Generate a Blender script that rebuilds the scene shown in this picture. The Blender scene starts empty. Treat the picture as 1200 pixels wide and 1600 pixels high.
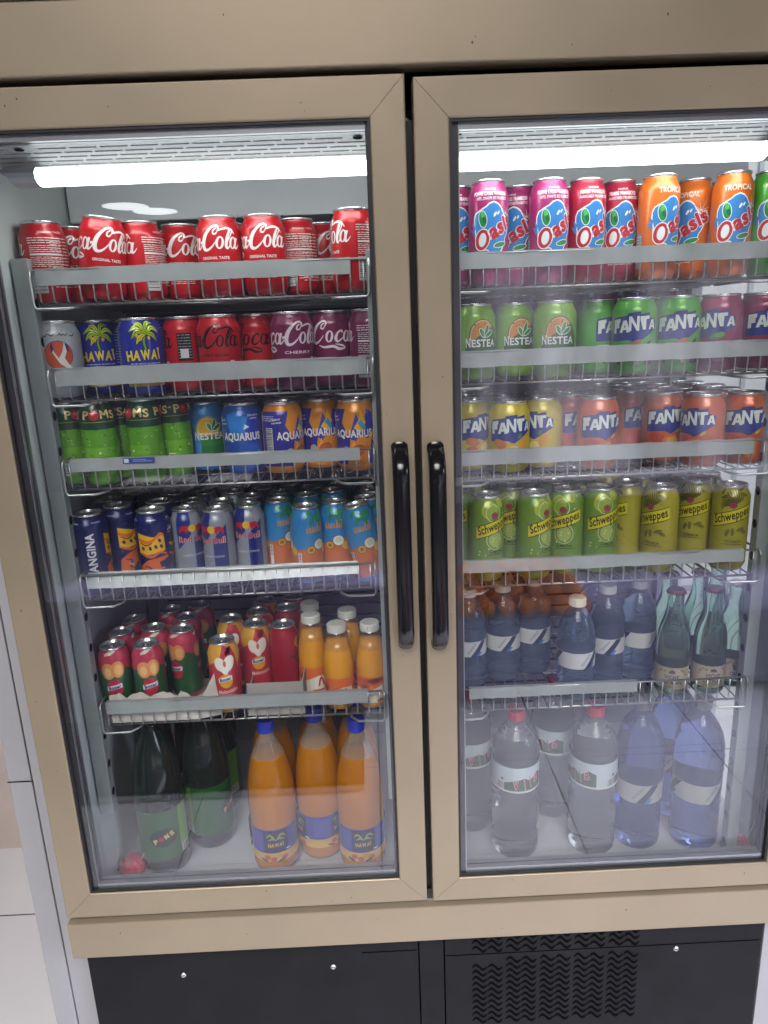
import bpy, bmesh, math, random
from mathutils import Vector, Matrix
PI = math.pi
RND = random.Random(7)
scene = bpy.context.scene
COL = scene.collection

# ------------------------------------------------------------------ camera
cam_d = bpy.data.cameras.new('camera'); cam = bpy.data.objects.new('camera', cam_d); COL.objects.link(cam)
scene.camera = cam
cam_d.sensor_width = 36.0; cam_d.lens = 24.7500
cam.matrix_world = Matrix(((0.998979, 0.043224, -0.013135, -0.06483), (-0.023648, 0.252609, -0.967280, -0.97275), (-0.038492, 0.966603, 0.253373, 0.93143), (0, 0, 0, 1)))

cam_d.clip_start = 0.02; cam_d.clip_end = 60

# ------------------------------------------------------------------ world and lamps
world = bpy.data.worlds.new('World'); scene.world = world; world.use_nodes = True
wn = world.node_tree.nodes; wl = world.node_tree.links
bg = wn['Background']
tc = wn.new('ShaderNodeTexCoord'); sx = wn.new('ShaderNodeSeparateXYZ'); wr = wn.new('ShaderNodeValToRGB')
wl.new(tc.outputs['Generated'], sx.inputs[0])
mr = wn.new('ShaderNodeMapRange'); mr.inputs[1].default_value = -1; mr.inputs[2].default_value = 1
wl.new(sx.outputs['Z'], mr.inputs[0]); wl.new(mr.outputs[0], wr.inputs[0])
wr.color_ramp.elements[0].position = 0.40; wr.color_ramp.elements[0].color = (0.72, 0.70, 0.95, 1)
wr.color_ramp.elements[1].position = 0.56; wr.color_ramp.elements[1].color = (0.30, 0.29, 0.33, 1)
# the open shop front lies behind and to the right of the camera: brightness painted in there, streaked by noise
def wmath(op, a, b=None, c=None):
    n = wn.new('ShaderNodeMath'); n.operation = op
    for i, q in enumerate((a, b, c)):
        if q is None: continue
        if isinstance(q, (int, float)): n.inputs[i].default_value = q
        else: wl.new(q, n.inputs[i])
    return n.outputs[0]
def wstep(sock, lo, hi):
    n = wn.new('ShaderNodeMapRange'); n.interpolation_type = 'SMOOTHSTEP'; n.inputs[1].default_value = lo; n.inputs[2].default_value = hi
    wl.new(sock, n.inputs[0]); return n.outputs[0]
wmp = wn.new('ShaderNodeMapping'); wmp.inputs['Scale'].default_value = (9, 1, 2.2); wl.new(tc.outputs['Generated'], wmp.inputs[0])
wno = wn.new('ShaderNodeTexNoise'); wno.inputs['Scale'].default_value = 1.7; wno.inputs['Detail'].default_value = 4; wl.new(wmp.outputs[0], wno.inputs['Vector'])
right = wmath('MULTIPLY', wstep(sx.outputs['X'], 0.06, 0.22), wstep(sx.outputs['Y'], -0.4, -0.7))
band = wmath('MULTIPLY', right, wmath('MULTIPLY', wstep(sx.outputs['Z'], -0.34, -0.20), wstep(sx.outputs['Z'], 0.14, 0.02)))
patch = wmath('MULTIPLY', band, wstep(wno.outputs[0], 0.36, 0.66))
wadd = wn.new('ShaderNodeMixRGB'); wadd.blend_type = 'ADD'; wadd.inputs[0].default_value = 1.0; wl.new(wr.outputs[0], wadd.inputs[1])
wsc = wn.new('ShaderNodeMixRGB'); wsc.blend_type = 'MULTIPLY'; wsc.inputs[0].default_value = 1.0; wsc.inputs[1].default_value = (7.4, 7.2, 7.7, 1); wl.new(patch, wsc.inputs[2]); wl.new(wsc.outputs[0], wadd.inputs[2])
wl.new(wadd.outputs[0], bg.inputs[0]); bg.inputs[1].default_value = 0.20

def area(name, loc, target, sx_, sy_, power, col, shape='RECTANGLE'):
    d = bpy.data.lights.new(name, 'AREA'); d.shape = shape; d.size = sx_; d.size_y = sy_
    d.energy = power; d.color = col
    o = bpy.data.objects.new(name, d); COL.objects.link(o); o.location = loc
    o.rotation_euler = (Vector(target) - Vector(loc)).to_track_quat('-Z', 'Y').to_euler()
    return o
area('floor_fill_light', (-0.2, -1.9, 2.25), (-0.2, -1.9, 0.0), 3.0, 1.0, 69, (1.0, 0.97, 0.96)).data.spread = math.radians(90)  # added fill, unseen: lights the floor so its bounce brightens the frames from below
area('front_fill_light', (-0.2, -2.5, 2.6), (0.0, 0.1, 0.1), 2.8, 1.2, 17, (1.0, 0.96, 0.93)).data.spread = math.radians(48)  # unseen fill lamp added to brighten the cans from the front
area('street_daylight', (2.5, -1.5, 0.9), (0.75, -1.2, -0.55), 1.4, 1.2, 32, (0.80, 0.82, 1.0)).data.spread = math.radians(80)
area('side_wall_fill', (1.5, 0.6, 2.2), (1.7, 1.4, 0.2), 1.2, 0.8, 20, (0.95, 0.98, 1.0))  # lamp added out of view to brighten the white wall past the side glass
for rx_, ry_ in ((-2.72, -7.6), (-2.50, -8.0)):
    area('round_ceiling_lamp', (rx_, ry_, 2.36), (rx_, ry_, 0), 0.5, 0.5, 4.0, (0.95, 1.0, 0.92), 'DISK')

scene.view_settings.view_transform = 'Standard'
try: scene.view_settings.look = 'None'
except Exception: pass
scene.view_settings.exposure = 0.0; scene.view_settings.gamma = 1.0
scene.view_settings.use_curve_mapping = False
cy = scene.cycles
cy.max_bounces = 12; cy.transparent_max_bounces = 24; cy.transmission_bounces = 10; cy.glossy_bounces = 5; cy.diffuse_bounces = 4
cy.caustics_reflective = False; cy.caustics_refractive = False
cy.sample_clamp_indirect = 4
try: cy.use_denoising = True
except Exception: pass

# ------------------------------------------------------------------ materials
def lin(h):
    h = h.lstrip('#'); h = h if len(h) == 6 else ''.join(q*2 for q in h); v = [int(h[i:i+2], 16)/255 for i in (0, 2, 4)]
    return tuple((c/12.92 if c <= 0.04045 else ((c+0.055)/1.055)**2.4) for c in v)
MATS = {}
def mat(name, col, rough=0.4, metal=0.0, coat=0.0, spec=0.5, trans=0.0, ior=1.45, emit=None, noise=0.0, nscale=30, bump=0.0, bscale=200, stretch=None):
    if name in MATS: return MATS[name]
    m = bpy.data.materials.new(name); m.use_nodes = True
    nt = m.node_tree; p = nt.nodes['Principled BSDF']
    if isinstance(col, str): col = lin(col)
    p.inputs['Base Color'].default_value = (*col, 1)
    p.inputs['Roughness'].default_value = rough; p.inputs['Metallic'].default_value = metal
    p.inputs['Coat Weight'].default_value = coat; p.inputs['Specular IOR Level'].default_value = spec
    p.inputs['Transmission Weight'].default_value = trans; p.inputs['IOR'].default_value = ior
    if emit:
        p.inputs['Emission Color'].default_value = (*emit[0], 1); p.inputs['Emission Strength'].default_value = emit[1]
    if noise or bump:
        t = nt.nodes.new('ShaderNodeTexCoord'); mp = nt.nodes.new('ShaderNodeMapping')
        nt.links.new(t.outputs['Object'], mp.inputs[0])
        if stretch: mp.inputs['Scale'].default_value = stretch
    if noise:
        n = nt.nodes.new('ShaderNodeTexNoise'); n.inputs['Scale'].default_value = nscale; n.inputs['Detail'].default_value = 6
        nt.links.new(mp.outputs[0], n.inputs['Vector'])
        r = nt.nodes.new('ShaderNodeValToRGB'); r.color_ramp.elements[0].position = 0.3; r.color_ramp.elements[1].position = 0.72
        a = tuple(max(0, c*(1-noise)) for c in col); b = tuple(min(1, c*(1+noise)) for c in col)
        r.color_ramp.elements[0].color = (*a, 1); r.color_ramp.elements[1].color = (*b, 1)
        nt.links.new(n.outputs[0], r.inputs[0]); nt.links.new(r.outputs[0], p.inputs['Base Color'])
        q = nt.nodes.new('ShaderNodeMapRange'); q.inputs[3].default_value = max(0.03, rough-0.1); q.inputs[4].default_value = min(1, rough+0.12)
        nt.links.new(n.outputs[0], q.inputs[0]); nt.links.new(q.outputs[0], p.inputs['Roughness'])
    if bump:
        n2 = nt.nodes.new('ShaderNodeTexNoise'); n2.inputs['Scale'].default_value = bscale; n2.inputs['Detail'].default_value = 3
        nt.links.new(mp.outputs[0], n2.inputs['Vector'])
        b = nt.nodes.new('ShaderNodeBump'); b.inputs['Strength'].default_value = bump; b.inputs['Distance'].default_value = 0.002
        nt.links.new(n2.outputs[0], b.inputs['Height']); nt.links.new(b.outputs[0], p.inputs['Normal'])
    MATS[name] = m; return m
def paint(h):          # printed metal of a can
    return mat('can_print_' + h.lstrip('#'), h, 0.30, 0.12, 0.25)
def paper(h):          # printed film of a bottle label
    return mat('label_print_' + h.lstrip('#'), h, 0.42)
def glassy(name, tint, refl=1.0, ior=1.5, rough=0.0, haze=0.0, gcol=(1, 1, 1)):
    """thin clear sheet or shell: tinted see-through with a mirror reflection that grows at grazing angles"""
    if name in MATS: return MATS[name]
    m = bpy.data.materials.new(name); m.use_nodes = True; nt = m.node_tree
    for n in list(nt.nodes): nt.nodes.remove(n)
    o = nt.nodes.new('ShaderNodeOutputMaterial'); t = nt.nodes.new('ShaderNodeBsdfTransparent'); g = nt.nodes.new('ShaderNodeBsdfGlossy')
    t.inputs[0].default_value = (*tint, 1); g.inputs['Roughness'].default_value = rough; g.inputs[0].default_value = (*gcol, 1)
    def mth(op, a, b=None):          # Schlick reflectance, the same from both sides of the sheet
        n = nt.nodes.new('ShaderNodeMath'); n.operation = op
        for i, q in enumerate((a, b)):
            if q is None: continue
            if isinstance(q, (int, float)): n.inputs[i].default_value = q
            else: nt.links.new(q, n.inputs[i])
        return n.outputs[0]
    ge = nt.nodes.new('ShaderNodeNewGeometry'); vd = nt.nodes.new('ShaderNodeVectorMath'); vd.operation = 'DOT_PRODUCT'
    nt.links.new(ge.outputs['Incoming'], vd.inputs[0]); nt.links.new(ge.outputs['Normal'], vd.inputs[1])
    f0 = ((ior-1)/(ior+1))**2
    fres = mth('ADD', mth('MULTIPLY', mth('POWER', mth('SUBTRACT', 1.0, mth('ABSOLUTE', vd.outputs['Value'])), 5.0), 1-f0), f0)
    k = nt.nodes.new('ShaderNodeMath'); k.operation = 'MULTIPLY'; k.inputs[1].default_value = refl; k.use_clamp = True
    x = nt.nodes.new('ShaderNodeMixShader')
    nt.links.new(fres, k.inputs[0]); nt.links.new(k.outputs[0], x.inputs[0])
    last = t.outputs[0]
    if haze:
        d = nt.nodes.new('ShaderNodeBsdfDiffuse'); d.inputs[0].default_value = (*[min(1, c*1.0) for c in tint], 1)
        h = nt.nodes.new('ShaderNodeMixShader'); h.inputs[0].default_value = haze
        nt.links.new(t.outputs[0], h.inputs[1]); nt.links.new(d.outputs[0], h.inputs[2]); last = h.outputs[0]
    nt.links.new(last, x.inputs[1]); nt.links.new(g.outputs[0], x.inputs[2]); nt.links.new(x.outputs[0], o.inputs[0])
    MATS[name] = m; return m

M_GOLD = mat('champagne_aluminium', (0.280, 0.228, 0.158), 0.38, 0.3, noise=0.07, nscale=6, bump=0.04, bscale=700)
M_WHITE = mat('grey_white_panel', (0.30, 0.30, 0.315), 0.45, noise=0.06, nscale=5)
M_POST = mat('post_aluminium', (0.34, 0.37, 0.36), 0.35, 0.15)
M_INNER = mat('inner_aluminium', (0.66, 0.72, 0.69), 0.38, 0.05, noise=0.08, nscale=9)
M_BACK = mat('inner_back_sheet', (0.24, 0.24, 0.25), 0.42, 0.1, noise=0.12, nscale=4)
M_PERF = mat('perforated_sheet', (0.62, 0.62, 0.63), 0.45, 0.05)
M_DUCT = mat('white_duct', (0.84, 0.86, 0.88), 0.45, noise=0.05, nscale=6)
M_DARK = mat('dark_void', (0.003, 0.003, 0.0035), 0.9, spec=0.05)
M_TUBETOP = mat('frosted_tube_top', (0.8, 0.8, 0.8), 0.5, emit=((0.93, 1.0, 0.98), 1.5))
M_BASE = mat('black_base_panel', (0.010, 0.010, 0.012), 0.5, 0.0, spec=0.12, noise=0.3, nscale=14)
M_RUB = mat('black_gasket', (0.012, 0.012, 0.013), 0.5)
M_HAND = mat('glossy_black_handle', (0.006, 0.006, 0.008), 0.16, 0.0, 0.15, spec=0.35)
M_SPACER = mat('spacer_bar', (0.30, 0.31, 0.33), 0.35, 0.8)
M_WIRE = mat('zinc_wire', (0.42, 0.43, 0.43), 0.32, 0.85)
M_RAIL = mat('price_rail_plastic', (0.33, 0.355, 0.355), 0.32, 0.12, noise=0.10, nscale=22)
M_SILVER = mat('bare_aluminium', (0.72, 0.73, 0.74), 0.24, 0.9)
M_TUBE = mat('lit_diffuser', (0.9, 0.9, 0.9), 0.5, emit=((0.92, 1.0, 0.97), 12.5))
M_ENDCAP = mat('frosted_end_cap', (0.50, 0.53, 0.54), 0.4)
M_FLOORIN = mat('inner_floor_sheet', (0.40, 0.41, 0.43), 0.4, 0.1, noise=0.05, nscale=8)
M_CARD = mat('white_cardboard', (0.55, 0.52, 0.46), 0.85, noise=0.08, nscale=25)
M_GREYCARD = mat('grey_cardboard', (0.36, 0.34, 0.31), 0.9, noise=0.08, nscale=25)
M_SCREW = mat('screw_head', (0.45, 0.45, 0.45), 0.3, 0.9)
M_PANE = glassy('door_glass', (0.95, 0.96, 0.96), 1.45, 1.52, gcol=(0.92, 0.91, 1.0))
M_SIDEGLASS = glassy('side_glass', (0.95, 0.97, 0.98), 1.0, 1.5)
M_PET = glassy('clear_plastic', (0.93, 0.93, 0.92), 1.4, 1.5, 0.03, 0.03)

# ------------------------------------------------------------------ mesh helpers
class MB:
    def __init__(s): s.v = []; s.f = []; s.m = []; s.sm = []; s.mats = []
    def mi(s, m):
        if m not in s.mats: s.mats.append(m)
        return s.mats.index(m)
    def add(s, vs, fs, m, smooth=False):
        o = len(s.v); i = s.mi(m); s.v += [tuple(v) for v in vs]
        for f in fs: s.f.append(tuple(k+o for k in f)); s.m.append(i); s.sm.append(smooth)
    def box(s, a, b, m, bev=0.0):
        (x0, y0, z0), (x1, y1, z1) = a, b
        if bev <= 0:
            vs = [(x, y, z) for x in (x0, x1) for y in (y0, y1) for z in (z0, z1)]
            s.add(vs, [(0,1,3,2), (4,6,7,5), (0,4,5,1), (2,3,7,6), (0,2,6,4), (1,5,7,3)], m); return
        bm = bmesh.new(); bmesh.ops.create_cube(bm, size=1)
        for v in bm.verts: v.co = Vector(((x0+x1)/2+v.co.x*(x1-x0), (y0+y1)/2+v.co.y*(y1-y0), (z0+z1)/2+v.co.z*(z1-z0)))
        bmesh.ops.bevel(bm, geom=bm.edges[:], offset=bev, segments=2, affect='EDGES', profile=0.6)
        s.bm(bm, m)
    def bm(s, bm, m, smooth=False):
        bm.verts.index_update(); s.add([v.co[:] for v in bm.verts], [[v.index for v in f.verts] for f in bm.faces], m, smooth); bm.free()
    def tube(s, pts, r, m, n=6, closed_ends=True):
        pts = [Vector(p) for p in pts]; rings = []; vs = []; fs = []
        up = None
        for i, p in enumerate(pts):
            d = (pts[min(i+1, len(pts)-1)] - pts[max(i-1, 0)]).normalized()
            if up is None:
                up = Vector((0, 0, 1)) if abs(d.z) < 0.9 else Vector((1, 0, 0))
            a = d.cross(up); 
            if a.length < 1e-4: a = d.cross(Vector((0.3, 1, 0.2)))
            a.normalize(); b = a.cross(d).normalized(); up = b
            for k in range(n):
                t = 2*PI*k/n; vs.append(p + a*math.cos(t)*r + b*math.sin(t)*r)
        for i in range(len(pts)-1):
            for k in range(n): fs.append((i*n+k, i*n+(k+1) % n, (i+1)*n+(k+1) % n, (i+1)*n+k))
        if closed_ends: fs += [tuple(range(n-1, -1, -1)), tuple((len(pts)-1)*n+k for k in range(n))]
        s.add(vs, fs, m, True)
    def lathe(s, prof, m, seg=45, c=(0, 0, 0), phase=0.0):
        """prof: (r, z) or (r, z, material) from the bottom up; a material holds for the band above its ring"""
        cur = m
        ph = phase
        for i in range(len(prof)-1):
            if len(prof[i]) > 2: cur = prof[i][2]
            (r0, z0), (r1, z1) = prof[i][:2], prof[i+1][:2]
            key = [(r0, z0), (r1, z1)]
            # shared vertices are merged afterwards
            vs = []; fs = []
            for r, z in key:
                for k in range(seg):
                    t = ph + 2*PI*k/seg; vs.append((c[0]+r*math.sin(t), c[1]-r*math.cos(t), c[2]+z))
            for k in range(seg): fs.append((k, (k+1) % seg, seg+(k+1) % seg, seg+k))
            s.add(vs, fs, cur, True)
    def ext(s, pts, y0, y1, m):      # polygon in x,z pushed from y0 to y1
        n = len(pts); vs = [(x, y0, z) for x, z in pts] + [(x, y1, z) for x, z in pts]
        s.add(vs, [tuple(range(n)), tuple(range(2*n-1, n-1, -1))] + [(i, (i+1) % n + 0, (i+1) % n + n, i+n)[::-1] for i in range(n)], m)
    def mesh(s, name, merge=True):
        me = bpy.data.meshes.new(name); me.from_pydata(s.v, [], s.f)
        for m in s.mats: me.materials.append(m)
        for p, i, sm in zip(me.polygons, s.m, s.sm): p.material_index = i; p.use_smooth = sm
        if merge:
            bm = bmesh.new(); bm.from_mesh(me); bmesh.ops.remove_doubles(bm, verts=bm.verts, dist=2e-6)
            bm.to_mesh(me); bm.free()
        me.update(); return me
    def obj(s, name, parent=None, loc=None, merge=True):
        o = bpy.data.objects.new(name, s.mesh(name, merge)); COL.objects.link(o)
        if parent: o.parent = parent
        if loc: o.location = loc
        return o
def tag(o, label=None, cat=None, group=None, kind=None):
    if label: o['label'] = label
    if cat: o['category'] = cat
    if group: o['group'] = group
    if kind: o['kind'] = kind
    return o
def empty(name, loc=(0, 0, 0)):
    o = bpy.data.objects.new(name, None); COL.objects.link(o); o.location = loc; o.empty_display_size = 0.05; return o
def copy_tree(o, parent=None):
    c = o.copy(); COL.objects.link(c)
    if parent: c.parent = parent
    for ch in list(o.children): copy_tree(ch, c)
    return c

# ------------------------------------------------------------------ printed artwork wrapped round a can or a label
TEXT_CACHE = {}
def text_mesh(s, bold, shear):
    k = (s, bold, shear)
    if k in TEXT_CACHE: return TEXT_CACHE[k]
    cu = bpy.data.curves.new('lettering', 'FONT'); cu.body = s; cu.size = 1; cu.offset = bold; cu.shear = shear; cu.resolution_u = 3
    cu.space_character = 1.0 + max(0, bold)*2.0
    o = bpy.data.objects.new('lettering', cu); COL.objects.link(o)
    dg = bpy.context.evaluated_depsgraph_get(); ev = o.evaluated_get(dg); me = ev.to_mesh()
    vs = [(v.co.x, v.co.y) for v in me.vertices]; fs = [tuple(p.vertices) for p in me.polygons]
    ev.to_mesh_clear(); bpy.data.objects.remove(o); bpy.data.curves.remove(cu)
    TEXT_CACHE[k] = (vs, fs); return vs, fs
def catmull(pts, n=5):
    out = []
    for i in range(len(pts)-1):
        p0 = pts[max(i-1, 0)]; p1 = pts[i]; p2 = pts[i+1]; p3 = pts[min(i+2, len(pts)-1)]
        for k in range(n):
            t = k/n
            out.append(tuple(0.5*((2*b)+(-a+c)*t+(2*a-5*b+4*c-d)*t*t+(-a+3*b-3*c+d)*t**3) for a, b, c, d in zip(p0, p1, p2, p3)))
    out.append(tuple(pts[-1])); return out
class Art:
    """flat pieces in millimetres (u along the skin, v up) that are cut and bent on to a turned body"""
    def __init__(s, prof, seg=45, pm=paint, base=0.05, lift=0.016):
        s.prof = [(p[0], p[1]) for p in prof]; s.seg = seg; s.P = []; s.pm = pm; s.base = base; s.lift = lift
        s.R = max(p[0] for p in prof)*1000; s.dv = 0
    def r(s, v):
        z = v/1000
        for (r0, z0), (r1, z1) in zip(s.prof, s.prof[1:]):
            if z0 <= z <= z1 and z1 > z0: return r0+(r1-r0)*(z-z0)/(z1-z0)
        return s.prof[-1][0] if z > s.prof[-1][1] else s.prof[0][0]
    def add(s, vs, fs, c, grad=None): s.P.append((vs, fs, c, grad)); return s
    def poly(s, pts, c): return s.add(list(pts), [tuple(range(len(pts)))], c)
    def rect(s, u0, v0, u1, v1, c): return s.poly([(u0, v0), (u1, v0), (u1, v1), (u0, v1)], c)
    def ell(s, u, v, a, b, c, rot=0, n=18, t0=0, t1=360):
        pts = []
        full = abs(t1-t0) >= 360
        for k in range(n if full else n+1):
            t = math.radians(t0+(t1-t0)*k/n); x, y = a*math.cos(t), b*math.sin(t); q = math.radians(rot)
            pts.append((u+x*math.cos(q)-y*math.sin(q), v+x*math.sin(q)+y*math.cos(q)))
        return s.poly(pts, c)
    def ring(s, u, v, a, b, a2, b2, c, rot=0, n=20, du=0, dv=0):
        vs = []; q = math.radians(rot)
        for k in range(n):
            t = 2*PI*k/n
            for (A, B, ou, ov) in ((a, b, 0, 0), (a2, b2, du, dv)):
                x, y = A*math.cos(t)+ou, B*math.sin(t)+ov; vs.append((u+x*math.cos(q)-y*math.sin(q), v+x*math.sin(q)+y*math.cos(q)))
        fs = [(2*k, 2*((k+1) % n), 2*((k+1) % n)+1, 2*k+1) for k in range(n)]
        return s.add(vs, fs, c)
    def stroke(s, pts, ws, c, n=5):
        P = catmull([(p[0], p[1], w) for p, w in zip(pts, ws)], n); vs = []; L = len(P)
        for i, p in enumerate(P):
            a = P[max(i-1, 0)]; b = P[min(i+1, L-1)]; dx, dy = b[0]-a[0], b[1]-a[1]; l = math.hypot(dx, dy) or 1
            nx, ny = -dy/l*p[2]/2, dx/l*p[2]/2
            vs += [(p[0]+nx, p[1]+ny), (p[0]-nx, p[1]-ny)]
        return s.add(vs, [(2*i+1, 2*i+3, 2*i+2, 2*i) for i in range(L-1)], c, 0.012)
    def text(s, t, u, v, w, h, c, rot=0, bold=0.0, shear=0.0, out=None, ow=0.02):
        if out:
            b0, _ = text_mesh(t, bold, shear); x0 = [p[0] for p in b0]; y0 = [p[1] for p in b0]
            W0, H0 = max(x0)-min(x0), max(y0)-min(y0); b1, f1 = text_mesh(t, bold+ow, shear)
            s._txt(b1, f1, u, v, w, h, out, rot, W0, H0)
        vs, fs = text_mesh(t, bold, shear)
        return s._txt(vs, fs, u, v, w, h, c, rot)
    def _txt(s, vs, fs, u, v, w, h, c, rot, W0=None, H0=None):
        xs = [p[0] for p in vs]; ys = [p[1] for p in vs]; W = W0 or max(xs)-min(xs); H = H0 or max(ys)-min(ys)
        cx, cy = (max(xs)+min(xs))/2, (max(ys)+min(ys))/2; q = math.radians(rot); sx, sy = w/W, h/H
        if w <= 0: sx = sy
        if h <= 0: sy = sx
        o = []
        for x, y in vs:
            x, y = (x-cx)*sx, (y-cy)*sy; o.append((u+x*math.cos(q)-y*math.sin(q), v+x*math.sin(q)+y*math.cos(q)))
        return s.add(o, list(fs), c)
    def lines(s, u0, v0, u1, v1, n, c, seed=1, t=0.9):     # rows of print too small to read
        r = random.Random(seed)
        for i in range(n):
            v = v1-(v1-v0)*(i+0.5)/n; u = u0
            while u < u1-1:
                l = min(r.uniform(3, 9), u1-u); s.rect(u, v-t/2, u+l, v+t/2, c); u += l+r.uniform(0.8, 1.6)
        return s
    def barcode(s, u0, v0, u1, v1, seed=1, bg='#e8e8e8', fg='#15151a', vert=True):
        s.rect(u0, v0, u1, v1, bg); r = random.Random(seed); x = (v0 if vert else u0)+0.8; end = (v1 if vert else u1)-0.8
        while x < end:
            w = r.choice((0.5, 0.5, 0.9, 1.3))
            if vert: s.rect(u0+0.8, x, u1-0.8, min(x+w, end), fg)
            else: s.rect(x, v0+0.8, min(x+w, end), v1-0.8, fg)
            x += w+r.choice((0.5, 0.8, 1.1))
        return s
    def build(s, mb):
        du = s.R*2*PI/s.seg; zs = [p[1]*1000 for p in s.prof]
        for li, (vs, fs, c, grad) in enumerate(s.P):
            bm = bmesh.new(); lay = bm.verts.layers.float.new('k') if grad else None
            top = zs[-1]-0.5; vs = [(x, min(top, y+s.dv if y > 16.5 else y)) for x, y in vs]; V = [bm.verts.new((x, y, 0)) for x, y in vs]
            if grad:
                for i, v in enumerate(V): v[lay] = (i//2)*2/len(V)
            for f in fs:
                try: bm.faces.new([V[i] for i in f])
                except ValueError: pass
            if any(len(f) > 4 for f in fs): bmesh.ops.triangulate(bm, faces=[f for f in bm.faces if len(f.verts) > 3])
            us = [v.co.x for v in bm.verts]; ws = [v.co.y for v in bm.verts]
            k = math.ceil(min(us)/du)
            while k*du < max(us):
                bmesh.ops.bisect_plane(bm, geom=bm.verts[:]+bm.edges[:]+bm.faces[:], plane_co=(k*du, 0, 0), plane_no=(1, 0, 0), dist=1e-4); k += 1
            lo, hi = min(ws), max(ws)
            for z in zs:
                if lo < z < hi: bmesh.ops.bisect_plane(bm, geom=bm.verts[:]+bm.edges[:]+bm.faces[:], plane_co=(0, z, 0), plane_no=(0, 1, 0), dist=1e-4)
            bm.verts.index_update(); o = []
            for v in bm.verts:
                off = s.base+li*s.lift
                if grad: off += grad*v[lay]
                r = s.r(v.co.y)+off/1000; t = v.co.x/s.R; 
                # stay on the facet between two columns of the body
                st = 2*PI/s.seg; a = math.floor(t/st)*st; q = t-a
                rr = r*math.cos(st/2)/math.cos(q-st/2)
                o.append((rr*math.sin(t), -rr*math.cos(t), v.co.y/1000))
            F = []
            for f in bm.faces:
                ids = [v.index for v in f.verts]
                p = [f.verts[i].co for i in range(len(f.verts))]
                A = sum(p[i].x*p[(i+1) % len(p)].y-p[(i+1) % len(p)].x*p[i].y for i in range(len(p)))
                F.append(ids if A > 0 else ids[::-1])
            bm.free(); mb.add(o, F, s.pm(c), True)

# ------------------------------------------------------------------ cans
def can_profile(R, H):
    k = R-0.0062
    return [(0.0005, 0.0075), (R*0.55, 0.006), (R*0.70, 0.0012), (R*0.76, 0.0), (R*0.82, 0.0012), (R*0.96, 0.0085), (R, 0.0125),
            (R, 0.022), (R, H-0.0215), (R-0.0006, H-0.0185), (R-0.0022, H-0.0145), (R-0.0046, H-0.0092), (R-0.0060, H-0.0058), (k, H-0.0040)]
CANS = {'standard': (0.0331, 0.1152), 'sleek': (0.0289, 0.1455), 'slim': (0.0265, 0.1310), 'tallish': (0.0283, 0.1380)}
LID = {}
def make_can(size, name, color, art, dv=0):
    R, H = CANS[size]; prof = can_profile(R, H); mb = MB(); c = paint(color) if isinstance(color, str) else color
    p2 = [(p[0], p[1], M_SILVER if i < 4 else c) for i, p in enumerate(prof)]
    mb.lathe(p2, c)
    a = Art(prof[5:]); a.H = H*1000
    if art: art(a)
    a.dv = dv; a.build(mb)
    o = mb.obj(name, merge=False)
    bmm = bmesh.new(); bmm.from_mesh(o.data); bmesh.ops.remove_doubles(bmm, verts=bmm.verts, dist=1e-6); bmm.to_mesh(o.data); bmm.free()
    if size not in LID:
        l = MB(); k = R-0.0062
        l.lathe([(k-0.0002, H-0.0044), (k+0.0012, H-0.0030), (k+0.0015, H-0.0012), (k+0.0008, H-0.0001), (k-0.0003, H-0.0001), (k-0.0010, H-0.0012),
                 (k-0.0022, H-0.0062), (k-0.0035, H-0.0066), (k-0.0046, H-0.0050), (0.0004, H-0.0049)], M_SILVER, 36)
        l.lathe([(0.0005, H-0.0047), (0.0035, H-0.0044), (0.0036, H-0.0036), (0.0004, H-0.0034)], M_SILVER, 12)
        t = MB(); n = 16; vs = []; 
        for zz in (H-0.0036, H-0.0028):
            for q in range(n):
                th = 2*PI*q/n
                for rr in (1.0, 0.55):
                    vs.append((0.0078*rr*math.cos(th), 0.0115*rr*math.sin(th)-0.006+(0.002 if rr < 1 else 0), zz))
        fs = []
        for q in range(n):
            a0, a1 = 2*q, 2*((q+1) % n); b = 2*n
            fs += [(b+a0, b+a1, b+a1+1, b+a0+1), (a0, a0+1, a1+1, a1), (a0, a1, b+a1, b+a0), (a0+1, b+a0+1, b+a1+1, a1+1)]
        t.add(vs, fs, M_SILVER, False)
        LID[size] = (l.mesh('lid'), t.mesh('pull_tab'))
    lid = bpy.data.objects.new('lid', LID[size][0]); COL.objects.link(lid); lid.parent = o
    tab = bpy.data.objects.new('pull_tab', LID[size][1]); COL.objects.link(tab); tab.parent = lid
    return o

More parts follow.
